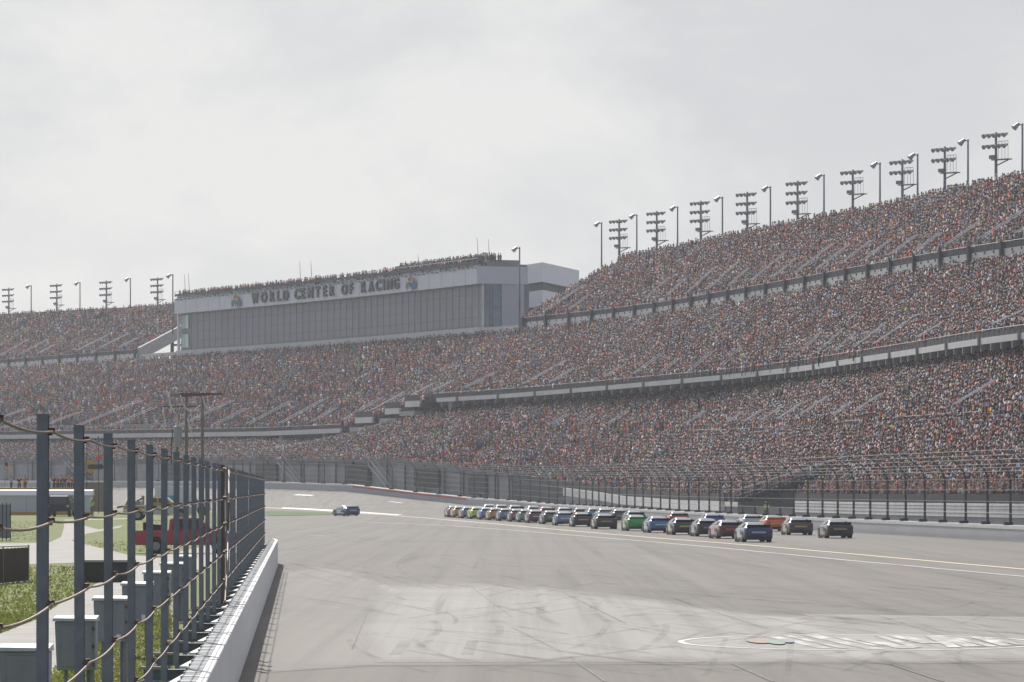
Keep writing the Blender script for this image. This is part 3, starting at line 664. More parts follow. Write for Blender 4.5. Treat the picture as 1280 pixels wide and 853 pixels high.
for pxc in (360, 470, 90, 250):
    p = at_px(ABOT, pxc); i = int(np.argmin(abs(pxof(ABOT) - pxc))); n_ = normals(ABOT)[i]; t_ = Vector((-n_[1], n_[0], 0))
    m = MB(); b0 = Vector((p.x - n_[0] * .9, p.y - n_[1] * .9 - 600, p.z))
    for off in (0, .9):
        o_ = b0 - Vector((n_[0], n_[1], 0)) * off
        m.hull([o_, o_ - t_ * 9 + Vector((0, 0, -4.2)), o_ - t_ * 9 + Vector((0, 0, -4.6)), o_ + Vector((0, 0, -.4))], [v + Vector((n_[0], n_[1], 0)) * .08 for v in (o_, o_ - t_ * 9 + Vector((0, 0, -4.2)), o_ - t_ * 9 + Vector((0, 0, -4.6)), o_ + Vector((0, 0, -.4)))])
        m.tube([o_ + Vector((0, 0, 1)), o_ - t_ * 9 + Vector((0, 0, -3.2))], .05, 4)
    m.build('stair', M['galv'], stand)
# stair opening in the lower deck: recess walls painted black for the shade inside, sloping stair with handrails
k0 = int(np.argmin(abs(dA.px - 993))); k1 = int(np.argmin(abs(dA.px - 925)))
ti = [int(np.argmin(abs(dA.px - (922 + u * 66)))) for u in np.linspace(0, 1, 9)]
hyp = [Vector(srel(dA.row(.23 * u)[k][None])[0]) for u, k in zip(np.linspace(0, 1, 9), ti)]
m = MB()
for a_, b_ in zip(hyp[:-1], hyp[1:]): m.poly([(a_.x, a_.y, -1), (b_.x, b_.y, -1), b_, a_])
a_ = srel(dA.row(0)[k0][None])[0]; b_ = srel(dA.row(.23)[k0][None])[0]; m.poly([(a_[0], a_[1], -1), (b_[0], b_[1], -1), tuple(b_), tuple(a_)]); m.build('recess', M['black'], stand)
m = MB(); hr = MB(); dn = Vector((-.5, -3.2, 0))
for a_, b_ in zip(hyp[:-1], hyp[1:]):
    for q in range(3): p0 = a_.lerp(b_, q / 3); m.box(p0 + dn * .5 + Vector((0, 0, .1)), (1.6, 3.4, .14))
m.build('stair', M['steel_d'], stand)
for off in (Vector(), dn):
    for q_ in (.5, 1.1): hr.tube([v + off + Vector((0, 0, q_ + .2)) for v in hyp], .045, 4)
    for v in hyp: hr.box(v + off + Vector((0, 0, .8)), (.06, .06, 1.1))
hr.build('handrail', M['galv'], stand)
vb0 = srel(dA.row(.245)[(k0 - 34 if k0 > 34 else 0):k0 + 4]); m = MB(); loft(m, band(vb0[::3], .3, 0, .5), close=True); m.build('landing_wall', fasc, stand)
m = MB(); loft(m, band(vb0[::3] + [0, 0, .52], .1, 0, .7), close=True); m.build('front_rail', dark, stand)
# crossover walkway rail on the lower deck
cw = srel(dA.row(.535)); sel = (dA.px > 520); m = MB(); segs = cw[sel][::4]
for i in range(0, len(segs) - 6, 1):
    if (i // 9) % 3 == 1 or random.random() < .4: continue
    m.tube([tuple(segs[i] + [0, 0, .95]), tuple(segs[i + 1] + [0, 0, .95])], .05, 4); m.box(segs[i] + [0, 0, .5], (.06, .06, .95))
m.build('crossover_rail', M['galv'], stand)
m = MB(); loft(m, band(segs, .08, .0, .55), close=True); m.build('crossover_kerb', M['conc_d'], stand)
# aisle handrails
AISLE = 13.0
def aisle_rails(dk, t0, t1, prob=1.0, pmin=-100, pmax=1400):
    s = dk.s; k = math.ceil(s[0] / AISLE) * AISLE
    while k < s[-1]:
        i = int(np.argmin(abs(s - k - .5))); k += AISLE
        if not (pmin < dk.px[i] < pmax) or random.random() > prob: continue
        a_ = dk.row(t0)[i]; b_ = dk.row(t0 + (t1 - t0) * random.uniform(.45, 1.15))[i]; a_ = Vector(srel(a_[None])[0]); b_ = Vector(srel(b_[None])[0]); t_ = (Vector(dk.B[min(i + 1, len(dk.B) - 1)]) - Vector(dk.B[i])).normalized() * .75
        m = MB()
        for sg in (-1, 1): m.tube([a_ + t_ * sg + Vector((0, 0, 1.55)), b_ + t_ * sg + Vector((0, 0, 1.6))], .06, 4)
        for q in range(6):
            p = a_.lerp(b_, q / 5); m.box(p + t_ + Vector((0, 0, .75)), (.05, .05, 1.5))
        m.build('aisle_handrail', M['rail'], stand)
aisle_rails(dB, .02, .30, .75); aisle_rails(dC, .02, .42, .9); aisle_rails(dD, .02, .34, .9); aisle_rails(dA, .56, .72, .6, 480)
# open steel at the left end of the upper deck
i = len(dD.B) * 0; e0 = Vector(srel(dD.row(0)[0][None])[0]); e1 = Vector(srel(dD.row(1)[0][None])[0])
m = MB(); d_ = (e1 - e0); side = Vector((d_.y, -d_.x, 0)).normalized() * -1.2
m.hull([e0 + Vector((0, 0, -1.6)), e0 + Vector((0, 0, 1.2)), e1 + Vector((0, 0, 1.2)), e1 + Vector((0, 0, -1.2))], [v - side for v in (e0 + Vector((0, 0, -1.6)), e0 + Vector((0, 0, 1.2)), e1 + Vector((0, 0, 1.2)), e1 + Vector((0, 0, -1.2)))])
m.build('end_stringer', M['conc'], stand)
m = MB(); e0_ = e0 - side; e1_ = e1 - side
for f_ in (.35, .68, 1.0):
    p = e0.lerp(e1, f_) - side * .5; m.tube([(p.x, p.y, 29), (p.x, p.y, p.z - 1)], .38, 6)
p = e0.lerp(e1, .35) - side * .5; q = e0.lerp(e1, 1) - side * .5; m.tube([(p.x, p.y, 31.5), (q.x + 4, q.y, 31.5)], .3, 6); m.tube([(p.x, p.y, p.z - 2), (q.x, q.y, 34.5)], .22, 6); m.tube([(p.x, p.y, 34.5), (q.x + 4, q.y, 34.5)], .25, 6)
m.build('end_frame', M['steel_d'], stand)

# ---------------------------------------------------------------- crowd
pal = [((.28, .04, .032), 12), ((.36, .09, .045), 7), ((.12, .025, .022), 8), ((.42, .42, .43), 8), ((.62, .62, .61), 4), ((.03, .03, .035), 16), ((.10, .10, .11), 13), ((.05, .08, .20), 9), ((.11, .19, .36), 5),
       ((.20, .19, .18), 9), ((.26, .18, .13), 8), ((.06, .13, .07), 2), ((.42, .34, .05), 1.2), ((.45, .22, .22), 4), ((.03, .25, .28), 1), ((.22, .45, .05), .35)]
pc = np.array([p[0] for p in pal]); pw = np.array([p[1] for p in pal], float); pw /= pw.sum()
hp = [((.36, .19, .13), 30), ((.26, .13, .085), 14), ((.10, .055, .035), 14), ((.03, .025, .02), 14), ((.5, .5, .49), 7), ((.32, .035, .03), 5), ((.28, .2, .12), 8), ((.05, .08, .2), 4)]
hc = np.array([p[0] for p in hp]); hw = np.array([p[1] for p in hp], float); hw /= hw.sum()
people = []    # x,y,z,tx,ty,scale
near = []
def seat_people(dk, occ, tgap=(), skip=None, near_rule=None):
    for r in range(dk.rows):
        t = (r + .45) / dk.rows
        if any(a_ <= t <= b_ for a_, b_ in tgap): continue
        L_ = dk.row((r + .55) / dk.rows).copy(); L_[:, 2] = dk.row(r / dk.rows)[:, 2]
        al = arclen(L_); ss = np.arange(.3, al[-1], .54) + rng.normal(0, .07, len(np.arange(.3, al[-1], .54)))
        x = np.interp(ss, al, L_[:, 0]); y = np.interp(ss, al, L_[:, 1]); z = np.interp(ss, al, L_[:, 2]); bs = np.interp(ss, al, dk.s); bp = np.interp(ss, al, dk.px)
        dx = np.gradient(L_[:, 0], al); dy = np.gradient(L_[:, 1], al); tx = np.interp(ss, al, dx); ty = np.interp(ss, al, dy)
        px = CX + F * x / y
        gap = np.zeros(len(x), bool)
        for g0, gw, r0, rn in GAPS[id(dk) % 7 % len(GAPS)]: gap |= (abs(bs - g0) < gw) & (r0 <= r < r0 + rn)
        clump = .5 + .5 * np.sin(bs * .13 + r * .7) * np.sin(bs * .041 + 1.3 * r)
        k = ((bs % AISLE) > 1.5) & (rng.random(len(x)) < occ - .10 * clump * (r < 4)) & (px > -200) & (px < 1560) & ~(gap & (rng.random(len(x)) < .8))
        if skip is not None: k &= ~np.array([skip(a_, t) for a_ in bp])
        for j in np.where(k)[0]:
            rec = (x[j] + rng.normal(0, .08), y[j] + rng.normal(0, .1), z[j], tx[j], ty[j], rng.normal(1, .07), r)
            (near if near_rule and near_rule(px[j], r) else people).append(rec)
GAPS = [[(random.uniform(0, 1100), random.uniform(.8, 4.2), random.randrange(0, 30), random.randrange(1, 4)) for _ in range(170)] for _ in range(3)]
seat_people(dA, .95, ((.50, .535),), VOM, lambda px, r: px > 1008 and px < 1300 and r < 9)
seat_people(dB, .95); seat_people(dC, .965); seat_people(dD, .95)
random.shuffle(near); near.sort(key=lambda q: q[6] * 1.0)
people += near[300:]; near = near[:300]
# second tier of onlookers on the tower roof is added below
def crowd_mesh(recs, name):
    R_ = np.array(recs, float); n = len(R_)
    x, y, z, tx, ty, sc = R_[:, :6].T; ln = np.hypot(tx, ty); tx, ty = tx / ln, ty / ln; nx, ny = ty, -tx
    sit = rng.random(n) < .12; sc = sc * np.where(sit, .78, 1.0)
    lean = rng.normal(0, .05, n)
    body = np.array([(-.19, -.13, .68), (.19, -.13, .68), (.19, .13, .68), (-.19, .13, .68), (-.25, -.12, 1.22), (.25, -.12, 1.22), (.25, .12, 1.22), (-.25, .12, 1.22), (-.09, -.07, 1.43), (.09, -.07, 1.43), (.09, .07, 1.43), (-.09, .07, 1.43)])
    head = np.array([(0, 0, 1.82), (.115, 0, 1.61), (0, .13, 1.61), (-.115, 0, 1.61), (0, -.13, 1.61), (0, 0, 1.40)])
    arm = lambda s_: np.array([(s_ * .29, -.02, 1.12), (s_ * .20, -.10, 1.16), (s_ * .16, -.26, .98), (s_ * .27, -.12, .93)]); tmpl = np.r_[body, head, arm(1), arm(-1), np.array([(-.15, -.1, 0), (.15, -.1, 0), (.15, .1, 0), (-.15, .1, 0)])]; V = np.zeros((n, len(tmpl), 3))
    for k, (u, v, w) in enumerate(tmpl):
        uu = u * sc + lean * w; vv = v * sc; V[:, k, 0] = x + tx * uu + nx * vv; V[:, k, 1] = y + ty * uu + ny * vv; V[:, k, 2] = z + w * sc
    quads = [(0, 1, 5, 4), (1, 2, 6, 5), (2, 3, 7, 6), (3, 0, 4, 7), (4, 5, 9, 8), (5, 6, 10, 9), (6, 7, 11, 10), (7, 4, 8, 11)]
    tris = [(12, 13, 14), (12, 14, 15), (12, 15, 16), (12, 16, 13), (17, 14, 13), (17, 15, 14), (17, 16, 15), (17, 13, 16)] + [(18 + 4 * q + a_, 18 + 4 * q + b__, 18 + 4 * q + c__) for q in (0, 1) for a_, b__, c__ in ((0, 1, 2), (0, 2, 3), (0, 3, 1), (1, 3, 2))]
    quads += [(26, 27, 1, 0), (27, 28, 2, 1), (28, 29, 3, 2), (29, 26, 0, 3)]; NQ = 12
    nv = len(tmpl); offs = (np.arange(n) * nv)[:, None]
    fl = np.concatenate([np.array(quads).ravel(), np.array(tris).ravel()]); loops = (offs + fl[None]).ravel()
    starts1 = np.r_[np.arange(len(quads)) * 4, len(quads) * 4 + np.arange(len(tris)) * 3]; LP = len(fl); ls = (np.arange(n)[:, None] * LP + starts1[None]).ravel()
    me = bpy.data.meshes.new(name); me.vertices.add(n * nv); me.vertices.foreach_set('co', V.astype(np.float32).ravel())
    me.loops.add(len(loops)); me.loops.foreach_set('vertex_index', loops.astype(np.int32)); nf = len(starts1); me.polygons.add(n * nf); me.polygons.foreach_set('loop_start', ls.astype(np.int32))
    me.update(calc_edges=True)
    bc = pc[rng.choice(len(pc), n, p=pw)] * np.exp(rng.normal(-.08, .5, (n, 1))) * np.array([1.22, .98, .9]); cell = (np.floor(x / 2.6).astype(int) * 7919 + np.floor(y / 2.6).astype(int) * 104729 + np.floor(z / 1.6).astype(int) * 1299721) % 997; ccol = pc[rng.choice(len(pc), 997, p=pw)]; same = rng.random(n) < .3; bc[same] = ccol[cell[same]] * rng.uniform(.7, 1.2, (same.sum(), 1)); hd = hc[rng.choice(len(hc), n, p=hw)] * np.exp(rng.normal(.12, .35, (n, 1))); low = np.array([.06, .06, .07]) * np.ones((n, 3))  # head tints raised to suggest sunlit heads and caps
    C_ = np.zeros((n, nf, 4)); C_[:, :, 3] = 1; C_[:, :8, :3] = np.clip(bc, 0, .8)[:, None]; C_[:, 8:12, :3] = (low * rng.uniform(.4, 2.2, (n, 1)))[:, None]; C_[:, 12:, :3] = np.clip(hd, 0, 1)[:, None]
    hair = hc[rng.choice([2, 3, 4, 5, 6, 7], n, p=[.25, .25, .22, .08, .12, .08])]; C_[:, 12:16, :3] = hair[:, None]; C_[:, 20:, :3] = 1.25 * (hc[rng.choice([0, 1, 2], n, p=[.6, .25, .15])] * rng.uniform(.8, 1.15, (n, 1)))[:, None]
    at = me.attributes.new('tint', 'FLOAT_COLOR', 'FACE'); at.data.foreach_set('color', C_.astype(np.float32).ravel())
    me.validate(); return me
def tint_mat():
    m = bpy.data.materials.new('crowd_clothes_and_skin'); m.use_nodes = True; N, L = nt(m); b_ = N['Principled BSDF']; a_ = N.new('ShaderNodeAttribute'); a_.attribute_name = 'tint'
    L.new(a_.outputs['Color'], b_.inputs['Base Color']); b_.inputs['Roughness'].default_value = .65; b_.inputs['Specular IOR Level'].default_value = .4; return m
M['tint'] = tint_mat()
print('crowd size', len(people))

# ---------------------------------------------------------------- individual spectators (nearest rows)
def skin_person(pose):
    """one continuous skinned body: returns (body mesh, shirt mesh, hair mesh)"""
    hip = Vector((0, 0, .92)); V = {}; E = []
    def grow(pts, rad, name):
        me = bpy.data.meshes.new(name); bm = bmesh.new(); vs = []
        for p in pts: vs.append(bm.verts.new(p))
        for a_, b_ in rad[1]: bm.edges.new((vs[a_], vs[b_]))
        bm.to_mesh(me); bm.free(); o = bpy.data.objects.new(name, me); COL.objects.link(o)
        md = o.modifiers.new('s', 'SKIN'); lay = me.skin_vertices[0]
        for i_, r__ in enumerate(rad[0]): lay.data[i_].radius = r__ if isinstance(r__, tuple) else (r__, r__); lay.data[i_].use_root = (i_ == 0)
        sd = o.modifiers.new('u', 'SUBSURF'); sd.levels = 1; sd.render_levels = 1
        dg = bpy.context.evaluated_depsgraph_get(); r = bpy.data.meshes.new_from_object(o.evaluated_get(dg)); bpy.data.objects.remove(o); r.polygons.foreach_set('use_smooth', [True] * len(r.polygons)); return r
    el = [Vector(v) for v in pose]   # elbowR handR elbowL handL
    pts = [(0, 0, .95), (0, 0, 1.18), (0, 0, 1.42), (0, 0, 1.52), (0, -.01, 1.60), (0, -.01, 1.72), (.19, 0, 1.40), el[0], el[1], (-.19, 0, 1.40), el[2], el[3],
           (.10, 0, .88), (.11, -.02, .50), (.11, 0, .08), (.11, -.13, .03), (-.10, 0, .88), (-.11, -.02, .50), (-.11, 0, .08), (-.11, -.13, .03)]
    ed = [(0, 1), (1, 2), (2, 3), (3, 4), (4, 5), (2, 6), (6, 7), (7, 8), (2, 9), (9, 10), (10, 11), (0, 12), (12, 13), (13, 14), (14, 15), (0, 16), (16, 17), (17, 18), (18, 19)]
    rd = [(.15, .11), (.14, .10), (.15, .10), .055, .085, .085, .065, .045, .04, .065, .045, .04, .09, .065, .045, .035, .09, .065, .045, .035]
    body = grow(pts, (rd, ed), 'body')
    spts = [(0, 0, .90), (0, 0, 1.16), (0, 0, 1.42), (.195, 0, 1.41), Vector((.195, 0, 1.41)).lerp(el[0], 1.0), (-.195, 0, 1.41), Vector((-.195, 0, 1.41)).lerp(el[2], 1.0)]
    shirt = grow(spts, ([(.185, .135), (.17, .125), (.17, .12), .082, .065, .082, .065], [(0, 1), (1, 2), (2, 3), (3, 4), (2, 5), (5, 6)]), 'shirt')
    tr_ = grow([(0, 0, .97), (.10, 0, .86), (.11, -.02, .50), (.11, 0, .12), (-.10, 0, .86), (-.11, -.02, .50), (-.11, 0, .12)], ([(.175, .125), .105, .085, .07, .105, .085, .07], [(0, 1), (1, 2), (2, 3), (0, 4), (4, 5), (5, 6)]), 'trousers')
    bm = bmesh.new(); bmesh.ops.create_uvsphere(bm, u_segments=10, v_segments=6, radius=.105); 
    bmesh.ops.delete(bm, geom=[v for v in bm.verts if v.co.z < -.035 or (v.co.y < -.06 and v.co.z < .02)], context='VERTS')
    for v in bm.verts: v.co.z *= 1.05; v.co.z += 1.705; v.co.y += .005
    hair = bpy.data.meshes.new('hair'); bm.to_mesh(hair); bm.free(); hair.polygons.foreach_set('use_smooth', [True] * len(hair.polygons))
    bm = bmesh.new(); bmesh.ops.create_uvsphere(bm, u_segments=10, v_segments=6, radius=.112); bmesh.ops.delete(bm, geom=[v for v in bm.verts if v.co.z < -.005], context='VERTS')
    for v in bm.verts: v.co.z += 1.71
    bv = [bm.verts.new(p) for p in ((-.08, -.09, 1.715), (.08, -.09, 1.715), (.06, -.2, 1.70), (-.06, -.2, 1.70))]; bm.faces.new(bv)
    cap = bpy.data.meshes.new('cap'); bm.to_mesh(cap); bm.free()
    return body, shirt, hair, cap, tr_
POSES = [[(.25, .02, 1.14), (.24, -.08, .90), (-.25, .02, 1.14), (-.24, -.08, .90)], [(.26, .0, 1.14), (.10, -.22, 1.16), (-.26, 0, 1.14), (-.10, -.22, 1.14)],
         [(.30, -.1, 1.28), (.12, -.17, 1.66), (-.25, .02, 1.14), (-.24, -.08, .90)], [(.34, -.02, 1.52), (.30, -.05, 1.80), (-.34, -.02, 1.52), (-.28, -.05, 1.80)],
         [(.25, .02, 1.14), (.22, -.08, .92), (-.36, -.05, 1.50), (-.34, -.1, 1.78)], [(.24, -.12, 1.16), (.06, -.30, 1.42), (-.24, -.12, 1.16), (-.06, -.30, 1.42)]]
protos = [skin_person(p) for p in POSES]
skins = [mat('skin_%d' % k, c, .6) for k, c in enumerate([(.45, .25, .18), (.36, .19, .13), (.22, .12, .08), (.5, .3, .22)])]
shirts = [mat('shirt_%d' % k, c, .85) for k, c in enumerate([tuple(p[0]) for p in pal])]
hairs = [mat('hair_%d' % k, c, .7) for k, c in enumerate([(.03, .022, .018), (.12, .07, .04), (.3, .2, .1), (.6, .6, .58), (.35, .03, .03), (.05, .08, .2)])]
TROUS = [mat('trousers_%d' % k, c, .85) for k, c in enumerate([(.03, .035, .05), (.05, .07, .13), (.02, .02, .02), (.2, .17, .12)])]
for b_, s_, h_, c_, t_ in protos:
    for q in (b_, s_, h_, c_, t_): q.materials.append(skins[0])
for rec in near:
    x, y, z, tx, ty, sc, r = rec; b_, s_, h_, c_, tq_ = random.choices(protos, [5, 4, 2, 1, 1, 3])[0]
    o = bpy.data.objects.new('person', b_); COL.objects.link(o); o.location = (x, y, z); o.rotation_euler = (0, 0, math.atan2(-ty, -tx) - math.pi / 2 + math.pi + math.pi / 2 + random.gauss(0, .35)); 
    # face the track: local -Y must look along the inward normal
    inward = math.atan2(tx, -ty); o.rotation_euler = (0, 0, inward + math.pi / 2 + random.gauss(0, .3)); o.scale = (sc, sc, sc)
    setmat(o, 0, random.choice(skins)); tag(o, 'spectator standing in the lowest rows of the grandstand behind the dark advert wall', 'person', 'spectators in the nearest rows of the stand')
    c = bpy.data.objects.new('trousers', tq_); COL.objects.link(c); c.parent = o; setmat(c, 0, random.choice(TROUS)); c = bpy.data.objects.new('shirt', s_); COL.objects.link(c); c.parent = o; setmat(c, 0, shirts[int(rng.choice(len(shirts), p=pw))])
    iscap = random.random() < .45; c = bpy.data.objects.new('cap' if iscap else 'hair', c_ if iscap else h_); COL.objects.link(c); c.parent = o; setmat(c, 0, random.choice(hairs) if iscap else random.choice(hairs[:3]))

# ---------------------------------------------------------------- tower building
tower = empty('tower_building', (-30, 880, 31), label='long white tower building with glazed front above the middle deck', cat='building')
TO = np.array([-30, 880, 31.0])
def trel(c): return c - TO
tc_ = resample(sub(BTOP, 214, 597), 4); tc_ = offset(tc_, .6); tc_[:, 2] = 0
def tband(c, name, mm, thick, z0, z1, parent=tower):
    m = MB(); loft(m, band(trel(c), thick, z0, z1), close=True); return m.build(name, mm, parent)
tband(tc_, 'ledge', M['conc_w'], 10, 31.0, 32.6); gl = tband(offset(tc_, 1.2), 'glazing', M['facglass'], 8.5, 32.602, 40.35)
tband(offset(tc_, -.3), 'fascia', M['panel'], 9.5, 40.352, 43.5); tband(offset(tc_, .3), 'roof_slab', M['conc_d'], 9, 43.502, 43.95)
tband(offset(tc_, 1.15), 'spandrel', mat('spandrel_panel', (.17, .17, .195), .4), .049, 36.2, 36.75)
m = MB(); q = resample(offset(tc_, 1.13), 3.2); nq = normals(q, 2)
for v, n_ in zip(q, nq): v = trel(v[None])[0]; m.box((v[0], v[1], 36.45 - 31), (.06, .045, 7.7), rz=math.atan2(n_[1], n_[0]))
m.build('mullions', M['mull'], tower)
m = MB()
for z in (34.4, 38.5, 32.9): loft(m, band(trel(offset(tc_, 1.1)), .07, z, z + .12), close=True)
m.build('transoms', M['mull'], tower)
m = MB()                                         # panel joints of the fascia
for v, n_ in zip(resample(offset(tc_, -.31), 6), normals(resample(offset(tc_, -.31), 6), 2)): v = trel(v[None])[0]; m.box((v[0], v[1], 41.9 - 31), (.02, .06, 3.0), rz=math.atan2(n_[1], n_[0]))
m.build('fascia_joints', M['polem'], tower)
# fringe of lights and brackets under the roof rail
q = resample(offset(tc_, -.6), 2.2)
for v in q: m = MB(); v = trel(v[None])[0]; m.box((v[0], v[1], 43.3 - 31 + random.uniform(-.1, .1)), (.4, .6, .28)); m.build('roof_edge_lamp', M['lampm'], tower)
m = MB(); q = resample(offset(tc_, -.2), 3)
for dz in (.5, 1.05): m.tube([tuple(v + [0, 0, 43.9 + dz]) for v in trel(q)], .05, 4)
for v in trel(q): m.box((v[0], v[1], 44.4 - 31), (.08, .08, 1.1))
m.build('roof_rail', M['polem'], tower)
up = sub(BTOP, 480, 597); up = offset(resample(up, 4), 1.5); up[:, 2] = 0; tband(up, 'upper_roof_deck', M['conc_d'], 7, 43.96, 44.7)
tband(offset(tc_, -.25), 'roof_edge', M['steel_d'], .1, 43.952, 44.45); tband(offset(up, -.3), 'upper_roof_rail', M['steel_d'], .08, 44.7, 45.4)
# side of the tower facing the upper deck
fe = Vector(tc_[0]); nrm_ = Vector((*normals(tc_)[0], 0)); tn = Vector((-nrm_.y, nrm_.x, 0))
def side_box(name, d0, d1, z0, z1, mm, proud=0.0, parent=tower):
    a_ = fe + nrm_ * d0 - tn * proud; b_ = fe + nrm_ * d1 - tn * proud; c_ = b_ + tn * 1.2; d_ = a_ + tn * 1.2
    m = MB(); o_ = Vector((-30, 880, 31)); m.hull([Vector((v.x, v.y, z0)) - o_ for v in (a_, b_, c_, d_)], [Vector((v.x, v.y, z1)) - o_ for v in (a_, b_, c_, d_)]); return m.build(name, mm, parent)
g2 = side_box('side_glazing', .9, 4.2, 32.7, 40.3, M['facglass2'], .25)
for d in (1.0, 1.9, 2.4, 4.1): side_box('corner_mullion', d, d + .18, 32.7, 40.3, M['mull'], .32)
side_box('corner_transom', .9, 4.2, 36.2, 36.5, M['mull'], .33)
side_box('louvred_wall', 4.25, 8.6, 31.0, 40.3, M['panel2'], .3); side_box('side_fascia', -.6, 9.3, 40.36, 43.5, M['panel'], .4); side_box('side_ledge', -.5, 9.0, 31.0, 32.65, M['conc_w'], .38)
m = MB(); o_ = Vector((-30, 880, 31))
for k in range(28): a_ = fe + nrm_ * 4.3 - tn * .33; b_ = fe + nrm_ * 8.55 - tn * .33; z = 32.8 + k * .27; m.tube([Vector((a_.x, a_.y, z)) - o_, Vector((b_.x, b_.y, z)) - o_], .035, 4)
m.build('louvre_slats', M['panel'], tower)
# left end: bright corner glass and end column
le = Vector(tc_[-1]); m = MB(); nl = Vector((*normals(tc_)[-1], 0)); tl = Vector((-nl.y, nl.x, 0))
for z0, z1 in ((33.2, 36.0), (37.2, 40.0)):
    for k in range(2): c_ = le + nl * (1.05) - tl * (1.6 + 2.0 * k); m.box(Vector((c_.x, c_.y, (z0 + z1) / 2)) - o_, (.08, 1.7, z1 - z0), rz=math.atan2(nl.y, nl.x))
m.build('corner_window', mat('bright_corner_glass', (.45, .62, .55), .15), tower)
m = MB(); c_ = le + nl * .6 - tl * .2; m.box(Vector((c_.x, c_.y, 36.3)) - o_, (.5, .55, 8.0), rz=math.atan2(nl.y, nl.x)); m.build('corner_column', M['white'], tower)
# sign lettering, each letter set along the curved fascia
fcur = offset(tc_, -.36)
def on_fascia(px, z, out=.0):
    c = offset(fcur, -out) if out else fcur; p = pxof(c); x = np.interp(-px, -p, c[:, 0]); y = np.interp(-px, -p, c[:, 1]); return Vector((x, y, z))
def text_mesh(ch, size, ext):
    cu = bpy.data.curves.new('t', 'FONT'); cu.body = ch; cu.size = size; cu.align_x = 'CENTER'; cu.align_y = 'CENTER'; cu.extrude = ext; cu.offset = size * .035; ob = bpy.data.objects.new('t', cu); COL.objects.link(ob)
    dg = bpy.context.evaluated_depsgraph_get(); me = bpy.data.meshes.new_from_object(ob.evaluated_get(dg)); bpy.data.objects.remove(ob); return me
ltr = [('W', 319), ('O', 330), ('R', 340), ('L', 348.5), ('D', 357), ('C', 371.5), ('E', 379), ('N', 388), ('T', 397), ('E', 406), ('R', 414.5), ('O', 430.5), ('F', 439), ('R', 454), ('A', 464), ('C', 473), ('I', 480), ('N', 487), ('G', 495.5)]
for ch, px in ltr:
    lm_ = MB()
    me = text_mesh(ch, 2.75, .15); p = on_fascia(px, 41.95, .12); p2 = on_fascia(px - 3, 41.95, .12); t_ = (p - p2).normalized()   # towards image right
    b0 = len(lm_.v); wid = 1.2 if ch != 'W' else 1.02
    for v in me.vertices: q = p + t_ * v.co.x * wid * 1.12 + Vector((0, 0, 1)) * (v.co.y) + Vector((t_.y, -t_.x, 0)) * v.co.z; lm_.v.append(tuple(q - o_))
    for f_ in me.polygons: lm_.f.append(tuple(b0 + i_ for i_ in f_.vertices)); lm_.m.append(0)
    lm_.build('letter', M['letter'], tower)
for px in (295.5, 514):
    p = on_fascia(px, 41.7, .1); p2 = on_fascia(px - 3, 41.7, .1); t_ = (p - p2).normalized(); dep = Vector((t_.y, -t_.x, 0))
    def blob(cx, cz, rx, rz_, colr, lay, n=14, a0=0, a1=6.283):
        m = MB(); pts = [p + t_ * (cx + rx * math.cos(a0 + (a1 - a0) * k / n)) + Vector((0, 0, cz + rz_ * math.sin(a0 + (a1 - a0) * k / n))) + dep * lay - o_ for k in range(n)]
        m.hull([q + dep * .03 for q in pts], pts); return m.build('emblem', colr, tower)
    blob(-1.4, -.3, 1.1, .75, mat('emblem_green', (.05, .20, .13), .6), .06); blob(1.5, -.25, 1.2, .8, mat('emblem_blue', (.04, .15, .27), .6), .10)
    blob(-.2, .55, 1.15, .75, mat('emblem_red', (.42, .06, .05), .6), .14, a0=-.2, a1=3.3); blob(.9, .6, .55, .6, mat('emblem_orange', (.5, .28, .16), .6), .18); blob(0, -.85, .75, .42, M['white'], .22); blob(0, -.75, .3, .25, M['letter'], .26)
# second volume behind, next to the upper deck
blk = [XZ(653, 862, 0), XZ(678, 850, 0), XZ(724, 882, 0), XZ(724, 905, 0), XZ(653, 905, 0)]
def prism(name, z0, z1, mm, grow=0.0):
    c_ = sum(blk, Vector()) / 5; pts = [Vector((v.x, v.y, 0)) + (Vector((v.x - c_.x, v.y - c_.y, 0)).normalized() * grow if grow else Vector()) for v in blk]
    m = MB(); m.hull([Vector((v.x, v.y, z0)) - o_ for v in pts], [Vector((v.x, v.y, z1)) - o_ for v in pts]); return m.build(name, mm, tower)
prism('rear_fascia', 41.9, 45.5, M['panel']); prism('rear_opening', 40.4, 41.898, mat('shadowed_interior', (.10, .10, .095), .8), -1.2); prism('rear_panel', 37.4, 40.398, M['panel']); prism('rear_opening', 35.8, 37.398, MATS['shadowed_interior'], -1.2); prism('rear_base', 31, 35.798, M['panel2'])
# antennas on the roof
for px, pyt, Yo in ((232, 343, 962), (237, 341, 962), (376, 327, 905), (390, 325, 900), (598, 297, 822), (612, 299, 824), (524, 318, 850)):
    m = MB(); b_ = P(px, 330 + (600 - px) * .055, Yo + 4) - o_; t_ = P(px - 1.5, pyt, Yo + 4) - o_; b_.z = 43.96 - 31; m.tube([b_, b_.lerp(t_, .6), t_], [.06, .05, .03], 4); m.build('antenna', M['polem'], tower)
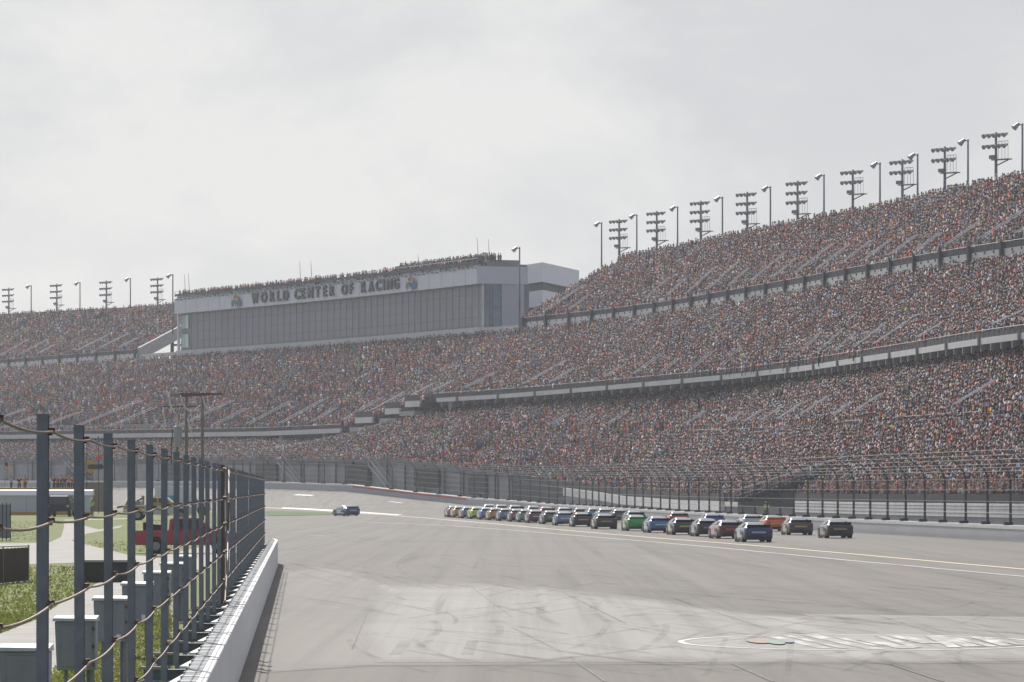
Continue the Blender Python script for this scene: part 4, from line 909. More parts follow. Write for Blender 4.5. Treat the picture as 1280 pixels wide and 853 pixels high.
# spectators along the roof edge
for c_, z_, n_occ in ((offset(tc_, .5), 43.96, .8), (offset(up, .5), 44.7, .9), (offset(up, 2.0), 44.72, .8)):
    q = np.concatenate([resample(c_, .62), resample(offset(c_, .9), .7)]); tq = np.gradient(q, axis=0)
    for v, t_ in zip(q, tq):
        if rng.random() < n_occ: people.append((v[0] + rng.normal(0, .2), v[1], z_ - .35, t_[0], t_[1], rng.normal(.95, .06), 9))
me = crowd_mesh([p[:6] for p in people], 'crowd'); me.materials.append(M['tint']); o = bpy.data.objects.new('crowd', me); COL.objects.link(o); tag(o, 'dense crowd of spectators filling every deck of the grandstand and the tower roof', 'crowd', kind='stuff')

# ---------------------------------------------------------------- light masts
def mast(rows):
    r = empty('floodlight_mast')
    m = MB(); m.tube([(0, 0, 0), (0, 0, 6), (0, 0, 12.5)], [.26, .22, .15], 8); m.build('mast', M['polem'], r, smooth=True)
    for k in range(rows):
        z = 12.1 - k * 1.45; a_ = MB(); a_.box((0, 0, z), (3.9, .13, .13)); ar = a_.build('crossarm', M['polem'], r)
        l = MB()
        for j in range(5): x = -1.8 + j * .9; l.tube([(x, .25, z + .16), (x, -.3, z - .04), (x, -.5, z - .12)], [.14, .27, .33], 8)
        l.build('lamps', M['lampm'], ar)
    z = 12.1 - rows * 1.45 + .1; p = MB(); p.box((1.0, 0, z - .5), (3.0, .9, .14)); p.tube([(0, 0, z - 1.3), (2.3, 0, z - .55)], .09, 4); p.box((-.5, 0, z - .1), (1.0, .6, .5)); p.build('platform', M['polem'], r)
    g_ = MB()
    for x in (.8, 1.4, 1.95, 2.5): g_.tube([(x, -.4, z - .45), (x, -.4, z + 1.9)], .035, 4)
    g_.tube([(.8, -.4, z + 1.9), (2.5, -.4, z + 1.9)], .035, 4); g_.build('guard_rail', M['polem'], r)
    c = MB(); c.tube([(0, 0, z - 3.4), (-1.0, -.2, z - 3.4)], .06, 4); c.tube([(-.7, 0, z - 3.4), (-1.35, -.3, z - 3.5)], [.25, .34], 8); c.build('camera', M['lampm'], r)
    return r
def single():
    r = empty('lamp_pole'); m = MB(); m.tube([(0, 0, 0), (0, 0, 12.5)], [.17, .12], 8); m.build('pole', M['polem'], r, smooth=True)
    a_ = MB(); a_.tube([(.15, 0, 12.3), (-.8, -.1, 12.3)], .08, 4); a_.build('arm', M['polem'], r)
    l = MB(); l.tube([(-.45, 0, 12.5), (-.9, -.15, 12.1), (-1.15, -.25, 11.85)], [.2, .36, .42], 8); lm = l.build('lamp', M['lampm'], r); g_ = MB(); g_.tube([(-1.16, -.255, 11.84), (-1.18, -.26, 11.82)], .38, 8); g_.build('lens', M['lens'], lm)
    return r
m3, m2, s1 = mast(3), mast(2), single(); used = set()
def place(kind, proto, px, pyt, Y, label, cat, grp, hpole=12.5, zfix=None):
    o = proto if proto.name not in used else copy_tree(proto); used.add(proto.name); top = zat(pyt, Y); hh = top - .35
    o.location = ((px - CX) * Y / F, Y, hh - 12.5 + .2); 
    o.rotation_euler = (0, 0, math.radians(-48) if kind == 'm' else 0); tag(o, label, cat, grp); return o
def rimY(px): p = pxof(RIM); return float(np.interp(-px, -p, RIM[:, 1])) + 4
R3 = [(774, 273), (821, 263), (876, 250), (934, 239), (997, 225)]; R2 = [(1066, 211), (1128, 198), (1181, 182), (1245, 164)]; RL = [(11, 359), (71, 354), (133, 350), (197, 346)]
S_R = [(752, 277), (796, 267), (847, 257), (903, 245), (963, 232), (1030, 217), (1100, 202), (1147, 191), (1210, 173), (1278, 153)]; S_L = [(39, 356), (100, 352), (163, 347)]
onum = ['first', 'second', 'third', 'fourth', 'fifth', 'sixth', 'seventh', 'eighth', 'ninth', 'tenth']
for k, (px, py) in enumerate(R3): place('m', m3, px, py, rimY(px), '%s three-tier floodlight mast to the right of the tower building, above the upper deck' % onum[k], 'floodlight mast', 'floodlight masts behind the stands')
for k, (px, py) in enumerate(R2): place('m', m2, px, py, rimY(px), '%s two-tier floodlight mast from the right end of the stand rim' % onum[3 - k], 'floodlight mast', 'floodlight masts behind the stands')
for k, (px, py) in enumerate(RL): place('m', m3, px, py, rimY(px) + 2, '%s three-tier floodlight mast from the left edge, above the far left deck' % onum[k], 'floodlight mast', 'floodlight masts behind the stands')
for k, (px, py) in enumerate(S_R): place('s', s1, px, py, rimY(px), '%s slim single-lamp pole rightwards along the rim of the upper deck right of the tower' % onum[k], 'lamp pole', 'single-lamp poles along the rim')
for k, (px, py) in enumerate(S_L): place('s', s1, px, py, rimY(px) + 2, '%s slim single-lamp pole from the left edge, above the far left deck' % onum[k], 'lamp pole', 'single-lamp poles along the rim')
o = place('s', s1, 216, 342, 952, 'single-lamp pole standing at the left end of the tower building', 'lamp pole', 'single-lamp poles along the rim')
o = place('s', s1, 649.5, 308, 800, 'tall single-lamp pole in front of the right end of the tower building', 'lamp pole', 'single-lamp poles along the rim')
m = MB(); m.tube([(0, 0, -3.6), (0, 0, .2)], .24, 8)
o2 = m.build('pole_base', M['polem'], o)

# ---------------------------------------------------------------- race cars
def car_proto():
    r = empty('race_car')
    S = [(-2.50, .84, .34, .84, .74, .90), (-2.40, .94, .22, .94, .80, .985), (-1.85, .97, .16, .965, .76, 1.03), (-1.55, .975, .15, .96, .70, 1.05), (-1.1, .975, .14, .95, .62, 1.20), (-.72, .975, .14, .95, .565, 1.29),
         (-.1, .975, .14, .95, .57, 1.325), (.42, .975, .14, .94, .565, 1.30), (.75, .975, .14, .93, .60, 1.17), (1.28, .975, .14, .90, .66, .955), (1.9, .97, .13, .80, .62, .86), (2.3, .92, .12, .66, .55, .74), (2.5, .82, .12, .52, .45, .58), (2.58, .66, .14, .42, .3, .46)]
    m = MB(); loops = []
    for x, hw_, zb, zs, rw, zr in S:
        half = [(hw_ * .93, zb), (hw_ * .99, zb + .10), (hw_, zb + (zs - zb) * .45), (hw_ * .985, zs - .08), (hw_ * .95, zs), (rw + .03, zr - .06 if zr - zs > .12 else zr - .01), (rw * .9, zr), (rw * .45, zr + .012)]
        loops.append([(x, -a_, b_) for a_, b_ in half] + [(x, a_, b_) for a_, b_ in reversed(half)])
    k = len(loops[0]); b0 = 0
    for l in loops: m.v += l
    for i in range(len(loops) - 1):
        for j in range(k): j2 = (j + 1) % k; m.f.append((i * k + j, i * k + j2, (i + 1) * k + j2, (i + 1) * k + j)); m.m.append(0)
    m.f.append(tuple(range(k))); m.m.append(0); m.f.append(tuple((len(loops) - 1) * k + j for j in range(k))); m.m.append(0)
    body = m.build('body', M['white'], r, smooth=True)
    def strip_part(name, ia, ib, ja, jb, mm, out=.006, par=r, sh=.06):
        m = MB()
        for sgn in ((1,) if ja == 'top' else (1, -1)):
            A = S[ia]; B_ = S[ib]
        return m
    # rear window and windscreen
    def glass(x0, z0, w0, x1, z1, w1, name):
        m = MB(); n_ = Vector((-(z1 - z0), 0, (x1 - x0))).normalized()
        if n_.z < 0: n_ = -n_
        q = [Vector((x0, -w0, z0)), Vector((x0, w0, z0)), Vector((x1, w1, z1)), Vector((x1, -w1, z1))]; m.hull([v + n_ * .004 for v in q], [v + n_ * .022 for v in q]); return m.build(name, M['glass'], r)
    glass(-1.50, 1.085, .60, -.80, 1.285, .50, 'rear_window'); glass(.50, 1.28, .50, 1.2, 1.00, .62, 'windscreen')
    for sg in (-1, 1):
        m = MB(); q = [Vector((-1.05, sg * .905, .985)), Vector((.95, sg * .90, .965)), Vector((.45, sg * .63, 1.235)), Vector((-.75, sg * .63, 1.235))]
        m.hull([v + Vector((0, sg * .004, .004)) for v in q], [v + Vector((0, sg * .018, .018)) for v in q]); m.build('side_window', M['glass'], r)
        m = MB(); m.box((.0, sg * .984, .55), (1.35, .012, .48)); m.build('number_panel', M['white'], r)
        m = MB(); m.box((0, sg * .95, .13), (2.2, .05, .13)); m.build('side_skirt', M['black'], r)
    m = MB(); m.hull([(-2.30, -.80, .985), (-2.30, .80, .985), (-2.28, .80, .985), (-2.28, -.80, .985)], [(-2.44, -.80, 1.17), (-2.44, .80, 1.17), (-2.42, .80, 1.17), (-2.42, -.80, 1.17)]); m.build('spoiler', M['black'], r)
    m = MB(); m.box((-2.455, 0, .27), (.12, 1.66, .20)); m.build('rear_bumper', M['black'], r)
    m = MB(); rr = random.Random(5); xx = -.46
    while xx < .44:
        wd_ = rr.uniform(.05, .13); m.box((-2.508, xx + wd_ / 2, .66), (.014, wd_, .11)); xx += wd_ + .035
    m.build('rear_decal', M['white'], r)
    m = MB(); m.hull([(-2.46, -.80, .845), (-2.46, .80, .845), (-2.44, .80, .845), (-2.44, -.80, .845)], [(-2.43, -.78, .945), (-2.43, .78, .945), (-2.41, .78, .945), (-2.41, -.78, .945)]); m.build('tail_panel', M['black'], r)
    m = MB()
    for sg in (-1, 1): m = MB(); m.box((-1.2, sg * .985, .40), (.9, .012, .16)); m.build('fender_decal', M['white'], r)
    m = MB(); m.box((-2.508, -.68, .74), (.016, .24, .05)); m.box((-2.508, .68, .74), (.016, .24, .05)); m.build('tail_light_decals', mat('dark_red_decal', (.16, .02, .02), .4), r)
    for x in (-1.42, 1.38):
        for sg in (-1, 1):
            w = MB(); w.tube([(x, sg * .70, .345), (x, sg * .985, .345)], .345, 16); t = w.build('wheel', M['tyre'], r); rm = MB(); rm.tube([(x, sg * .986, .345), (x, sg * .996, .345)], .2, 12); rm.build('rim', M['rim'], t)
            aw = MB(); aw.tube([(x, sg * .94, .37), (x, sg * .982, .37)], .39, 16); aw.build('wheel_arch', M['black'], r)
    return r
C0 = car_proto()
def paint(c, nm):
    m = mat('car_paint_' + nm, tuple(min(.8, q * 1.6 + .004) for q in c), .35, .1, .5, coat=1.0); m.node_tree.nodes['Principled BSDF'].inputs['Coat Roughness'].default_value = .12; return m
cars = [  # column, row of the tyres, paint, stripe, label
 (1049, 673.2, (.02, .018, .016), (.35, .25, .10), 'black', 'black race car with tan side, last in line and nearest the camera'),
 (1000, 669.2, (.055, .045, .042), (.50, .32, .08), 'charcoal', 'charcoal race car with a thin yellow stripe across its tail, beside the last black car'),
 (947, 678.2, (.012, .025, .07), (.35, .42, .5), 'navy', 'dark navy race car closest to the painted yellow line'),
 (969, 664.5, (.55, .10, .03), (.62, .34, .08), 'orange', 'orange red race car between the navy and charcoal cars'),
 (914, 673.8, (.07, .02, .02), (.5, .03, .03), 'maroonblack', 'black race car with a bright red lower tail ahead of the navy car'),
 (941, 662.5, (.40, .41, .42), (.05, .05, .05), 'silver', 'silver race car with dark tail half hidden behind the navy car'),
 (886, 671.0, (.02, .022, .028), (.12, .18, .25), 'darkgrey', 'dark grey race car ahead of the one with the red tail'),
 (892, 661.0, (.02, .04, .22), (.6, .6, .6), 'royalblue', 'royal blue race car on the outside beside the dark grey car'),
 (856, 669.0, (.03, .03, .033), (.5, .48, .05), 'blackyellow', 'black race car with a yellow tail stripe'),
 (825, 666.4, (.04, .12, .24), (.45, .5, .55), 'midblue', 'mid blue race car directly behind the green car'),
 (848, 657.6, (.36, .05, .04), (.6, .6, .6), 'red', 'white-roofed red race car on the outside above the blue car'),
 (797, 664.0, (.03, .24, .05), (.04, .3, .07), 'green', 'bright green race car'),
 (794, 655.6, (.05, .07, .06), (.5, .5, .5), 'darkgreen', 'blackish race car just outside the bright green car'),
 (757, 661.6, (.028, .022, .02), (.35, .2, .12), 'brownblack', 'brown black race car ahead of the green car'),
 (776, 653.0, (.06, .065, .07), (.3, .3, .3), 'slate', 'slate grey race car on the outside lane ahead of the bright green car'),
 (728, 658.8, (.03, .022, .022), (.42, .22, .14), 'coffee', 'coffee coloured race car with a rust tail band'),
 (757, 651.5, (.35, .36, .38), (.04, .04, .04), 'palegrey', 'pale grey race car outside the coffee coloured car'),
 (744, 650.6, (.08, .22, .30), (.5, .5, .5), 'teal', 'small teal race car glimpsed between darker cars'),
 (727, 650.2, (.22, .06, .06), (.4, .4, .4), 'brickred', 'brick red race car outside the coffee coloured car'),
 (706, 657.2, (.12, .17, .28), (.5, .5, .52), 'steelblue', 'steel blue race car ahead of the coffee coloured car'),
 (706, 649.3, (.52, .53, .54), (.2, .2, .2), 'white', 'white race car outside the steel blue car'),
 (690, 655.4, (.06, .08, .06), (.3, .3, .3), 'olive', 'dull green race car ahead of the steel blue car'),
 (684, 648.4, (.32, .03, .03), (.4, .4, .4), 'crimson', 'small crimson race car in the outside lane'),
 (671, 653.9, (.10, .03, .05), (.6, .6, .6), 'plum', 'plum race car with a broad white tail band'),
 (668, 647.0, (.28, .30, .30), (.1, .1, .1), 'fog', 'fog grey race car in the outside lane beyond the plum car'),
 (659, 653.0, (.16, .19, .18), (.4, .4, .4), 'sage', 'sage grey race car ahead of the plum car'),
 (648, 652.2, (.17, .10, .10), (.4, .4, .4), 'dustyred', 'dusty red race car in the inside lane'),
 (645, 645.8, (.05, .055, .06), (.3, .3, .3), 'graphite', 'graphite race car with a pale roof in the outside lane'),
 (634, 651.2, (.12, .15, .22), (.3, .33, .4), 'slateblue', 'slate blue race car in the inside lane'),
 (628, 645.0, (.18, .04, .05), (.4, .4, .4), 'maroon', 'maroon race car in the outside lane near the front'),
 (621, 650.3, (.38, .18, .06), (.5, .4, .2), 'bronze', 'bronze race car in the inside lane'),
 (613, 644.4, (.55, .56, .56), (.2, .2, .2), 'ivory', 'foremost white car of the outside lane'),
 (610, 649.4, (.10, .16, .32), (.5, .5, .55), 'cobalt', 'cobalt blue race car ahead of the bronze car'),
 (598, 648.6, (.38, .50, .06), (.2, .3, .05), 'lime', 'lime green race car'),
 (587, 647.8, (.14, .15, .17), (.2, .2, .22), 'pewter', 'pewter grey race car ahead of the lime green car'),
 (576, 646.9, (.42, .27, .05), (.3, .2, .05), 'gold', 'gold race car second in line'),
 (569, 646.4, (.16, .06, .09), (.4, .4, .4), 'burgundy', 'burgundy race car leading the pack'),
 (440, 645.0, (.02, .05, .14), (.4, .42, .45), 'leadblue', 'dark blue race car alone far ahead of the pack'),
]
yt = resample(YEL, 2)
for k, (px, py, c1_, c2_, nm, lab) in enumerate(cars):
    o = C0 if k == 0 else copy_tree(C0)
    hpt = hit(px + 1.5, py); i = int(np.argmin(abs(yt[:, 1] - hpt.y))); t_ = yt[min(i + 3, len(yt) - 1)] - yt[max(i - 3, 0)]; ang = math.atan2(t_[1], t_[0])
    if nm == 'leadblue': ang = math.pi / 2 + math.radians(24)
    ang += random.gauss(0, .01)
    fwd = Vector((math.cos(ang), math.sin(ang), 0)); ctr = hpt + fwd * 2.4; zc = gz(ctr.x, ctr.y); z1 = gz(*(ctr + fwd * 2).xy); z0 = gz(*(ctr - fwd * 2).xy); lt = Vector((-fwd.y, fwd.x, 0)); zl = gz(*(ctr + lt).xy); zr_ = gz(*(ctr - lt).xy)
    pitch = -math.atan2(z1 - z0, 4); roll = -math.atan2(zr_ - zl, 2) if abs(zr_ - zl) < 1.5 else 0
    o.location = (ctr.x, ctr.y, max(zc, (z0 + z1) / 2) + .012); o.rotation_euler = (-roll * 0 + (-(zr_ - zl) / 2 * -1) * -1, pitch, ang)
    tag(o, lab, 'race car', 'race cars on the track')
    pm_ = paint(c1_, nm); sm_ = paint(c2_, nm + '_stripe')
    side_pale = paint(tuple(min(.7, c * .5 + .25) for c in c2_), nm + '_door')
    for ch in o.children:
        b = ch.name.split('.')[0]
        if b == 'body': setmat(ch, 0, pm_)
        elif b == 'rear_decal': setmat(ch, 0, sm_)
        elif b in ('number_panel',): setmat(ch, 0, side_pale)
        elif b == 'fender_decal': setmat(ch, 0, sm_)
        elif b == 'spoiler' and nm in ('green', 'orange', 'royalblue'): setmat(ch, 0, pm_)

# ---------------------------------------------------------------- infield vehicles
def truck(name, prof, wid, glassq, mm, wheels, wr, label, cat, loc, rz, bed=None, lights=True):
    """side profile extruded with tumblehome; local +X is forward"""
    r = empty(name, loc, rz, label, cat); m = MB(); h = wid / 2
    zmax = max(p[1] for p in prof)
    def wy(z): return h * (1 - max(0, z - zmax * .58) * .22)
    lo = [(x, -wy(z), z) for x, z in prof]; hi = [(x, wy(z), z) for x, z in prof]; m.hull(lo, hi); body = m.build('body', mm, r, bevel=.04)
    for sg in (-1, 1):
        for q in glassq:
            g_ = MB(); g_.hull([(x, sg * (wy(z) + .003), z) for x, z in q], [(x, sg * (wy(z) + .02), z) for x, z in q]); g_.build('side_window', M['glass'], r)
    for x in wheels:
        for sg in (-1, 1):
            w = MB(); w.tube([(x, sg * (h - .24), wr), (x, sg * (h + .02), wr)], wr, 18); t = w.build('wheel', M['tyre'], r, bevel=.02); q = MB(); q.tube([(x, sg * (h + .021), wr), (x, sg * (h + .035), wr)], wr * .58, 12); q.build('rim', M['rim'], t)
            aw = MB(); aw.tube([(x, sg * (h - .1), wr + .05), (x, sg * (h + .006), wr + .05)], wr * 1.17, 18); aw.build('wheel_arch', M['black'], r)
    return r
pick = [(-2.75, .55), (-2.75, 1.18), (-1.0, 1.2), (-.95, 1.78), (-.7, 1.86), (.55, 1.84), (1.25, 1.24), (2.4, 1.12), (2.7, .95), (2.72, .45), (-2.7, .45)]
gl_p = [[(-.8, 1.26), (-.78, 1.72), (-.15, 1.75), (-.15, 1.26)], [(-.05, 1.26), (-.05, 1.75), (.5, 1.73), (.98, 1.26)]]
redm = mat('red_truck_paint', (.38, .025, .03), .3, coat=.5)
q = hit(168, 692.5, BVI)
rt = truck('pickup_truck', pick, 1.95, gl_p, redm, (-1.65, 1.65), .39, 'dark red pickup truck parked on the grass behind the fence', 'pickup truck', (q.x + 2.75, q.y + 1, q.z), 0)
m = MB(); m.hull([(-2.7, -.85, 1.19), (-1.08, -.85, 1.19), (-1.08, .85, 1.19), (-2.7, .85, 1.19)], [(-2.7, -.85, 1.21), (-1.08, -.85, 1.21), (-1.08, .85, 1.21), (-2.7, .85, 1.21)]); m.build('bed_liner', M['black'], rt)
m = MB(); m.hull([(-1.9, -.6, 1.22), (-1.2, -.6, 1.22), (-1.2, .6, 1.22), (-1.9, .6, 1.22)], [(-1.85, -.5, 1.52), (-1.25, -.5, 1.5), (-1.25, .5, 1.5), (-1.85, .5, 1.52)]); m.tube([(-2.25, -.3, 1.2), (-2.25, -.3, 1.62)], .12, 6); m.tube([(-2.0, .3, 1.2), (-1.95, .3, 1.75)], .09, 6); m.build('load', M['black'], rt)
m = MB(); m.box((-2.74, .8, .88), (.05, .14, .45)); m.box((-2.74, -.8, .88), (.05, .14, .45)); m.build('tail_lights', M['redl'], rt)
m = MB(); m.box((-2.83, 0, .6), (.16, 1.8, .18)); m.build('bumper', M['rim'], rt)
q = hit(152, 650.6, BVI)
wt = truck('tow_truck', pick, 2.0, gl_p, mat('white_truck_paint', (.62, .62, .62), .35, coat=.4), (-1.65, 1.65), .40, 'white service pickup with a yellow band and hoist behind the fence posts', 'service truck', (q.x + 3.3, q.y + 1, q.z), 0)
wt.scale = (1.15, 1.15, 1.12)
m = MB(); m.tube([(-2.3, 0, 1.2), (-1.3, 0, 1.75)], .07, 6); m.tube([(-1.3, -.7, 1.2), (-1.3, -.7, 1.9), (-1.3, .7, 1.9), (-1.3, .7, 1.2)], .05, 6); m.tube([(-2.3, 0, 1.2), (-3.3, 0, 1.0)], .08, 6); m.build('hoist', M['steel_d'], wt)
m = MB(); m.box((-.2, 0, 1.90), (.4, 1.1, .1)); m.build('beacon', M['yellow'], wt)
m = MB(); m.box((-1.9, -1.006, 1.02), (1.6, .012, .2)); m.build('side_band', M['yellow'], wt); m = MB(); m.box((.3, -1.02, 1.3), (2.0, .012, .2)); m.build('door_band', M['yellow'], wt)
m = MB(); m.hull([(-2.6, -.85, 1.19), (-1.4, -.85, 1.19), (-1.4, .85, 1.19), (-2.6, .85, 1.19)], [(-2.5, -.8, 1.5), (-1.45, -.8, 1.5), (-1.45, .8, 1.5), (-2.5, .8, 1.5)]); m.build('tool_box', M['galv'], wt)
# ambulance box behind
q = hit(184, 646, BVI); amb = truck('ambulance', [(-3, .5), (-3, 2.95), (.6, 2.95), (.62, 2.2), (.95, 2.15), (1.5, 1.5), (2.5, 1.3), (2.6, .5)], 2.2, [[(.75, 1.45), (.75, 2.05), (.95, 2.05), (1.35, 1.45)]], mat('ambulance_paint', (.68, .69, .7), .35, coat=.3), (-1.9, 1.8), .42,
      'white ambulance with a red square and blue panel behind the service truck', 'ambulance', (q.x + 2.4, q.y + 18, infz(q.y + 18)), 0)
m = MB(); m.box((-2.1, -1.02 * 1.02, 2.4), (.4, .12, .4)); m.build('red_square', M['redl'], amb)
m = MB(); m.box((-1.8, -1.115, 1.75), (1.6, .02, .5)); m.build('blue_panel', mat('light_blue_panel', (.12, .42, .55), .5), amb)
# black off-road vehicle seen end-on
q = hit(75, 646.0, BVI)
suv = truck('offroad_vehicle', [(-2.1, .5), (-2.15, 1.15), (-1.95, 1.95), (-1.6, 2.0), (.5, 1.98), (1.0, 1.3), (2.1, 1.2), (2.15, .5)], 1.95, [[(-1.8, 1.25), (-1.7, 1.85), (-.7, 1.85), (-.7, 1.25)], [(-.6, 1.25), (-.6, 1.85), (.4, 1.85), (.8, 1.25)]], mat('black_truck_paint', (.015, .015, .017), .45),
      (-1.35, 1.35), .44, 'black off-road vehicle parked end-on in front of the white trailer', 'off-road vehicle', (q.x, q.y + 2, q.z), math.radians(87)); suv.scale = (1.15, 1.15, 1.02)
m = MB(); m.hull([(-2.165, -.72, 1.22), (-2.165, .72, 1.22), (-2.0, .66, 1.85), (-2.0, -.66, 1.85)], [(-2.185, -.72, 1.22), (-2.185, .72, 1.22), (-2.02, .66, 1.85), (-2.02, -.66, 1.85)]); m.build('rear_window', M['glass'], suv)
m = MB(); m.box((-2.25, 0, .58), (.18, 1.95, .2)); m.build('bumper', M['tyre'], suv)
m = MB(); m.box((-2.17, .82, 1.0), (.04, .16, .2)); m.box((-2.17, -.82, 1.0), (.04, .16, .2)); m.build('tail_lights', M['lens'], suv)
m = MB(); m.tube([(-1.9, -.85, 2.08), (.4, -.85, 2.06)], .04, 5); m.tube([(-1.9, .85, 2.08), (.4, .85, 2.06)], .04, 5); m.tube([(-1.5, -.85, 2.08), (-1.5, .85, 2.08)], .03, 5); m.build('roof_rack', M['galv'], suv)

# white trailer
Yt = 468; tr = empty('site_trailer', XZ(60, Yt, infz(Yt)), label='long low white trailer with a yellow base stripe at the left edge', cat='trailer')
x0 = (-60 - 60) * Yt / F; x1 = (113 - 60) * Yt / F; zb = infz(Yt); zt = zat(613.5, Yt) - zb
m = MB(); m.box(((x0 + x1) / 2, 1.3, (zt - .5) / 2 + .0), (x1 - x0, 2.4, zt - .5)); m.build('side_wall', mat('trailer_cladding', (.60, .62, .65), .5, var=.05, scale=.5), tr)
m = MB(); m.hull([(x0 - .1, -.05, zt - .49), (x1 + .15, -.05, zt - .49), (x1 + .15, 2.7, zt - .49), (x0 - .1, 2.7, zt - .49)], [(x0 - .1, .5, zt), (x1 + .15, .5, zt), (x1 + .15, 2.5, zt + .1), (x0 - .1, 2.5, zt + .1)]); m.build('roof', M['white'], tr)
m = MB(); m.box(((x0 + x1) / 2, .08, .16), (x1 - x0 + .02, .03, .32)); m.build('base_stripe', M['yellow'], tr)
m = MB(); 
for k in range(6): m.box((x0 + 1 + k * 2.2, .085, zt * .4), (.03, .02, zt - .8))
m.build('panel_joints', M['cab'], tr)
# hauler roof with yellow parapet and watchers
Yh = 520; ha = empty('viewing_platform', XZ(40, Yh, infz(Yh)), label='flat viewing platform with a yellow parapet behind the white trailer', cat='platform')
x0 = (-60 - 40) * Yh / F; x1 = (96 - 40) * Yh / F; zb = infz(Yh); zd = zat(614, Yh) - zb
m = MB(); m.box(((x0 + x1) / 2, 2, zd / 2), (x1 - x0, 4, zd)); m.build('deck', M['conc_d'], ha)
m = MB(); m.box(((x0 + x1) / 2, -.04, zd + .12), (x1 - x0, .08, .5)); m.build('parapet', M['yellow'], ha)
m = MB(); m.tube([(x0, 3.9, zd + 1), (x1 + 0, 3.9, zd + 1)], .04, 5)
for k in range(8): m.box((x0 + (x1 - x0) * k / 7, 3.9, zd + .5), (.05, .05, 1.0))
m.build('rear_rail', M['rail'], ha)
def one_person(px, Y, z, sh, hr, face, label, grp=None, pose=0, cap=False, sc=1.0):
    b_, s_, h_, c_, tq_ = protos[pose]; o = bpy.data.objects.new('person', b_); COL.objects.link(o); o.location = XZ(px, Y, z); o.rotation_euler = (0, 0, face); o.scale = (sc, sc, sc); setmat(o, 0, random.choice(skins)); tag(o, label, 'person', grp)
    c = bpy.data.objects.new('trousers', tq_); COL.objects.link(c); c.parent = o; setmat(c, 0, random.choice(TROUS)); c = bpy.data.objects.new('shirt', s_); COL.objects.link(c); c.parent = o; setmat(c, 0, mat('top_%s' % sh[0], sh[1], .85)); c = bpy.data.objects.new('cap' if cap else 'hair', c_ if cap else h_); COL.objects.link(c); c.parent = o; setmat(c, 0, hairs[hr]); return o
cols = [('white', (.65, .65, .65)), ('black', (.03, .03, .03)), ('red', (.45, .03, .04)), ('grey', (.3, .3, .3)), ('navy', (.04, .05, .15)), ('yellow', (.6, .45, .05)), ('pink', (.5, .25, .28)), ('crimson', (.5, .04, .04)), ('orange', (.6, .2, .04)), ('green', (.08, .2, .1))]
for k, (px, ci, ps) in enumerate([(61, 0, 0), (67.5, 1, 1), (72, 2, 5), (76.5, 9, 0), (81, 4, 2), (86, 5, 3), (90.5, 7, 5), (14, 3, 1), (24, 1, 1), (31.5, 8, 0)]):
    one_person(px, Yh + 1.2 + (k % 2) * .8, zb + zd, cols[ci], k % 3, math.pi + random.gauss(0, .8), 'person in a %s top on the yellow edged platform' % {'white': 'white', 'black': 'black', 'red': 'red', 'grey': 'grey', 'navy': 'navy', 'yellow': 'yellow', 'pink': 'pink', 'crimson': 'crimson', 'orange': 'orange', 'green': 'green'}[cols[ci][0]] + (' behind the white trailer end' if px > 58 else ' beside the flag'), 'people on the viewing platform', ps, k % 3 == 0)
# marshal in a bright vest by the trailer, two marshals behind the track wall
VEST = ('hi_vis', (.35, .75, .05))
q = hit(115, 646, BVI); one_person(115, q.y, q.z, VEST, 3, 2.5, 'marshal in a bright green vest beside the white trailer end', None, 1, True)
m1 = one_person(958, 452, gz(30, 452) + .55, VEST, 3, .2, 'marshal in a bright green vest behind the track wall at the stair opening', None, 0, True)
mk = Vector(m1.location); m = MB(); m.box((0, 0, .27 + .0), (2.4, 1.0, .55)); pb = m.build('marshal_step', M['conc'], None, bevel=.02, loc=(mk.x, mk.y, mk.z - .56)); tag(pb, 'low concrete step under the marshal behind the track wall', 'step')
# flag on a short staff
fl = empty('flag', XZ(6, Yh + .6, zb + zd), label='small stars and stripes flag on a staff above the viewing platform', cat='flag')
m = MB(); m.tube([(0, 0, 0), (-.0, 0, 3.3)], .03, 6); m.build('staff', M['galv'], fl)
W_, H_ = 1.15, .75
def fpnt(u, v): return Vector((.0 + u * W_ * .72, math.sin(u * 6) * .10, 3.25 - v * H_ - u * .35 + math.sin(u * 5 + v) * .05))
fm = MB(); nx_, ny_ = 12, 13
for i_ in range(nx_):
    for j_ in range(ny_):
        u0, u1, v0, v1 = i_ / nx_, (i_ + 1) / nx_, j_ / ny_, (j_ + 1) / ny_; mi = 2 if (i_ < 5 and j_ < 7) else (j_ % 2); fm.poly([fpnt(u0, v0), fpnt(u1, v0), fpnt(u1, v1), fpnt(u0, v1)], mi)
fm.build('cloth', [MATS['painted_red_line'], M['white'], mat('flag_blue', (.02, .03, .14), .8)], fl)

# mesh screen fence and grey gate at left edge
q0 = hit(-30, 733, BVI); q1 = hit(35.5, 727, BVI)
sf = empty('screen_fence', q1, label='chain fence panel covered in brown cloth beside the infield path at the left edge', cat='fence')
m = MB(); d_ = q0 - q1; hgt = 1.22
for k in range(14):
    a_ = d_ * (k / 14); b_ = d_ * ((k + 1) / 14); w0, w1 = math.sin(k * 1.7) * .03, math.sin((k + 1) * 1.7) * .03; m.hull([a_ + Vector((0, w0, .03)), b_ + Vector((0, w1, .03)), b_ + Vector((0, w1 + .01, .03)), a_ + Vector((0, w0 + .01, .03))], [a_ + Vector((0, w0, hgt)), b_ + Vector((0, w1, hgt + .03)), b_ + Vector((0, w1 + .01, hgt + .03)), a_ + Vector((0, w0 + .01, hgt))])
m.build('cloth', M['fabric'], sf); m = MB()
for k in (0, .5, 1.0): p = d_ * k; m.tube([p + Vector((0, .06, -.1)), p + Vector((0, .06, hgt + .1))], .03, 6)
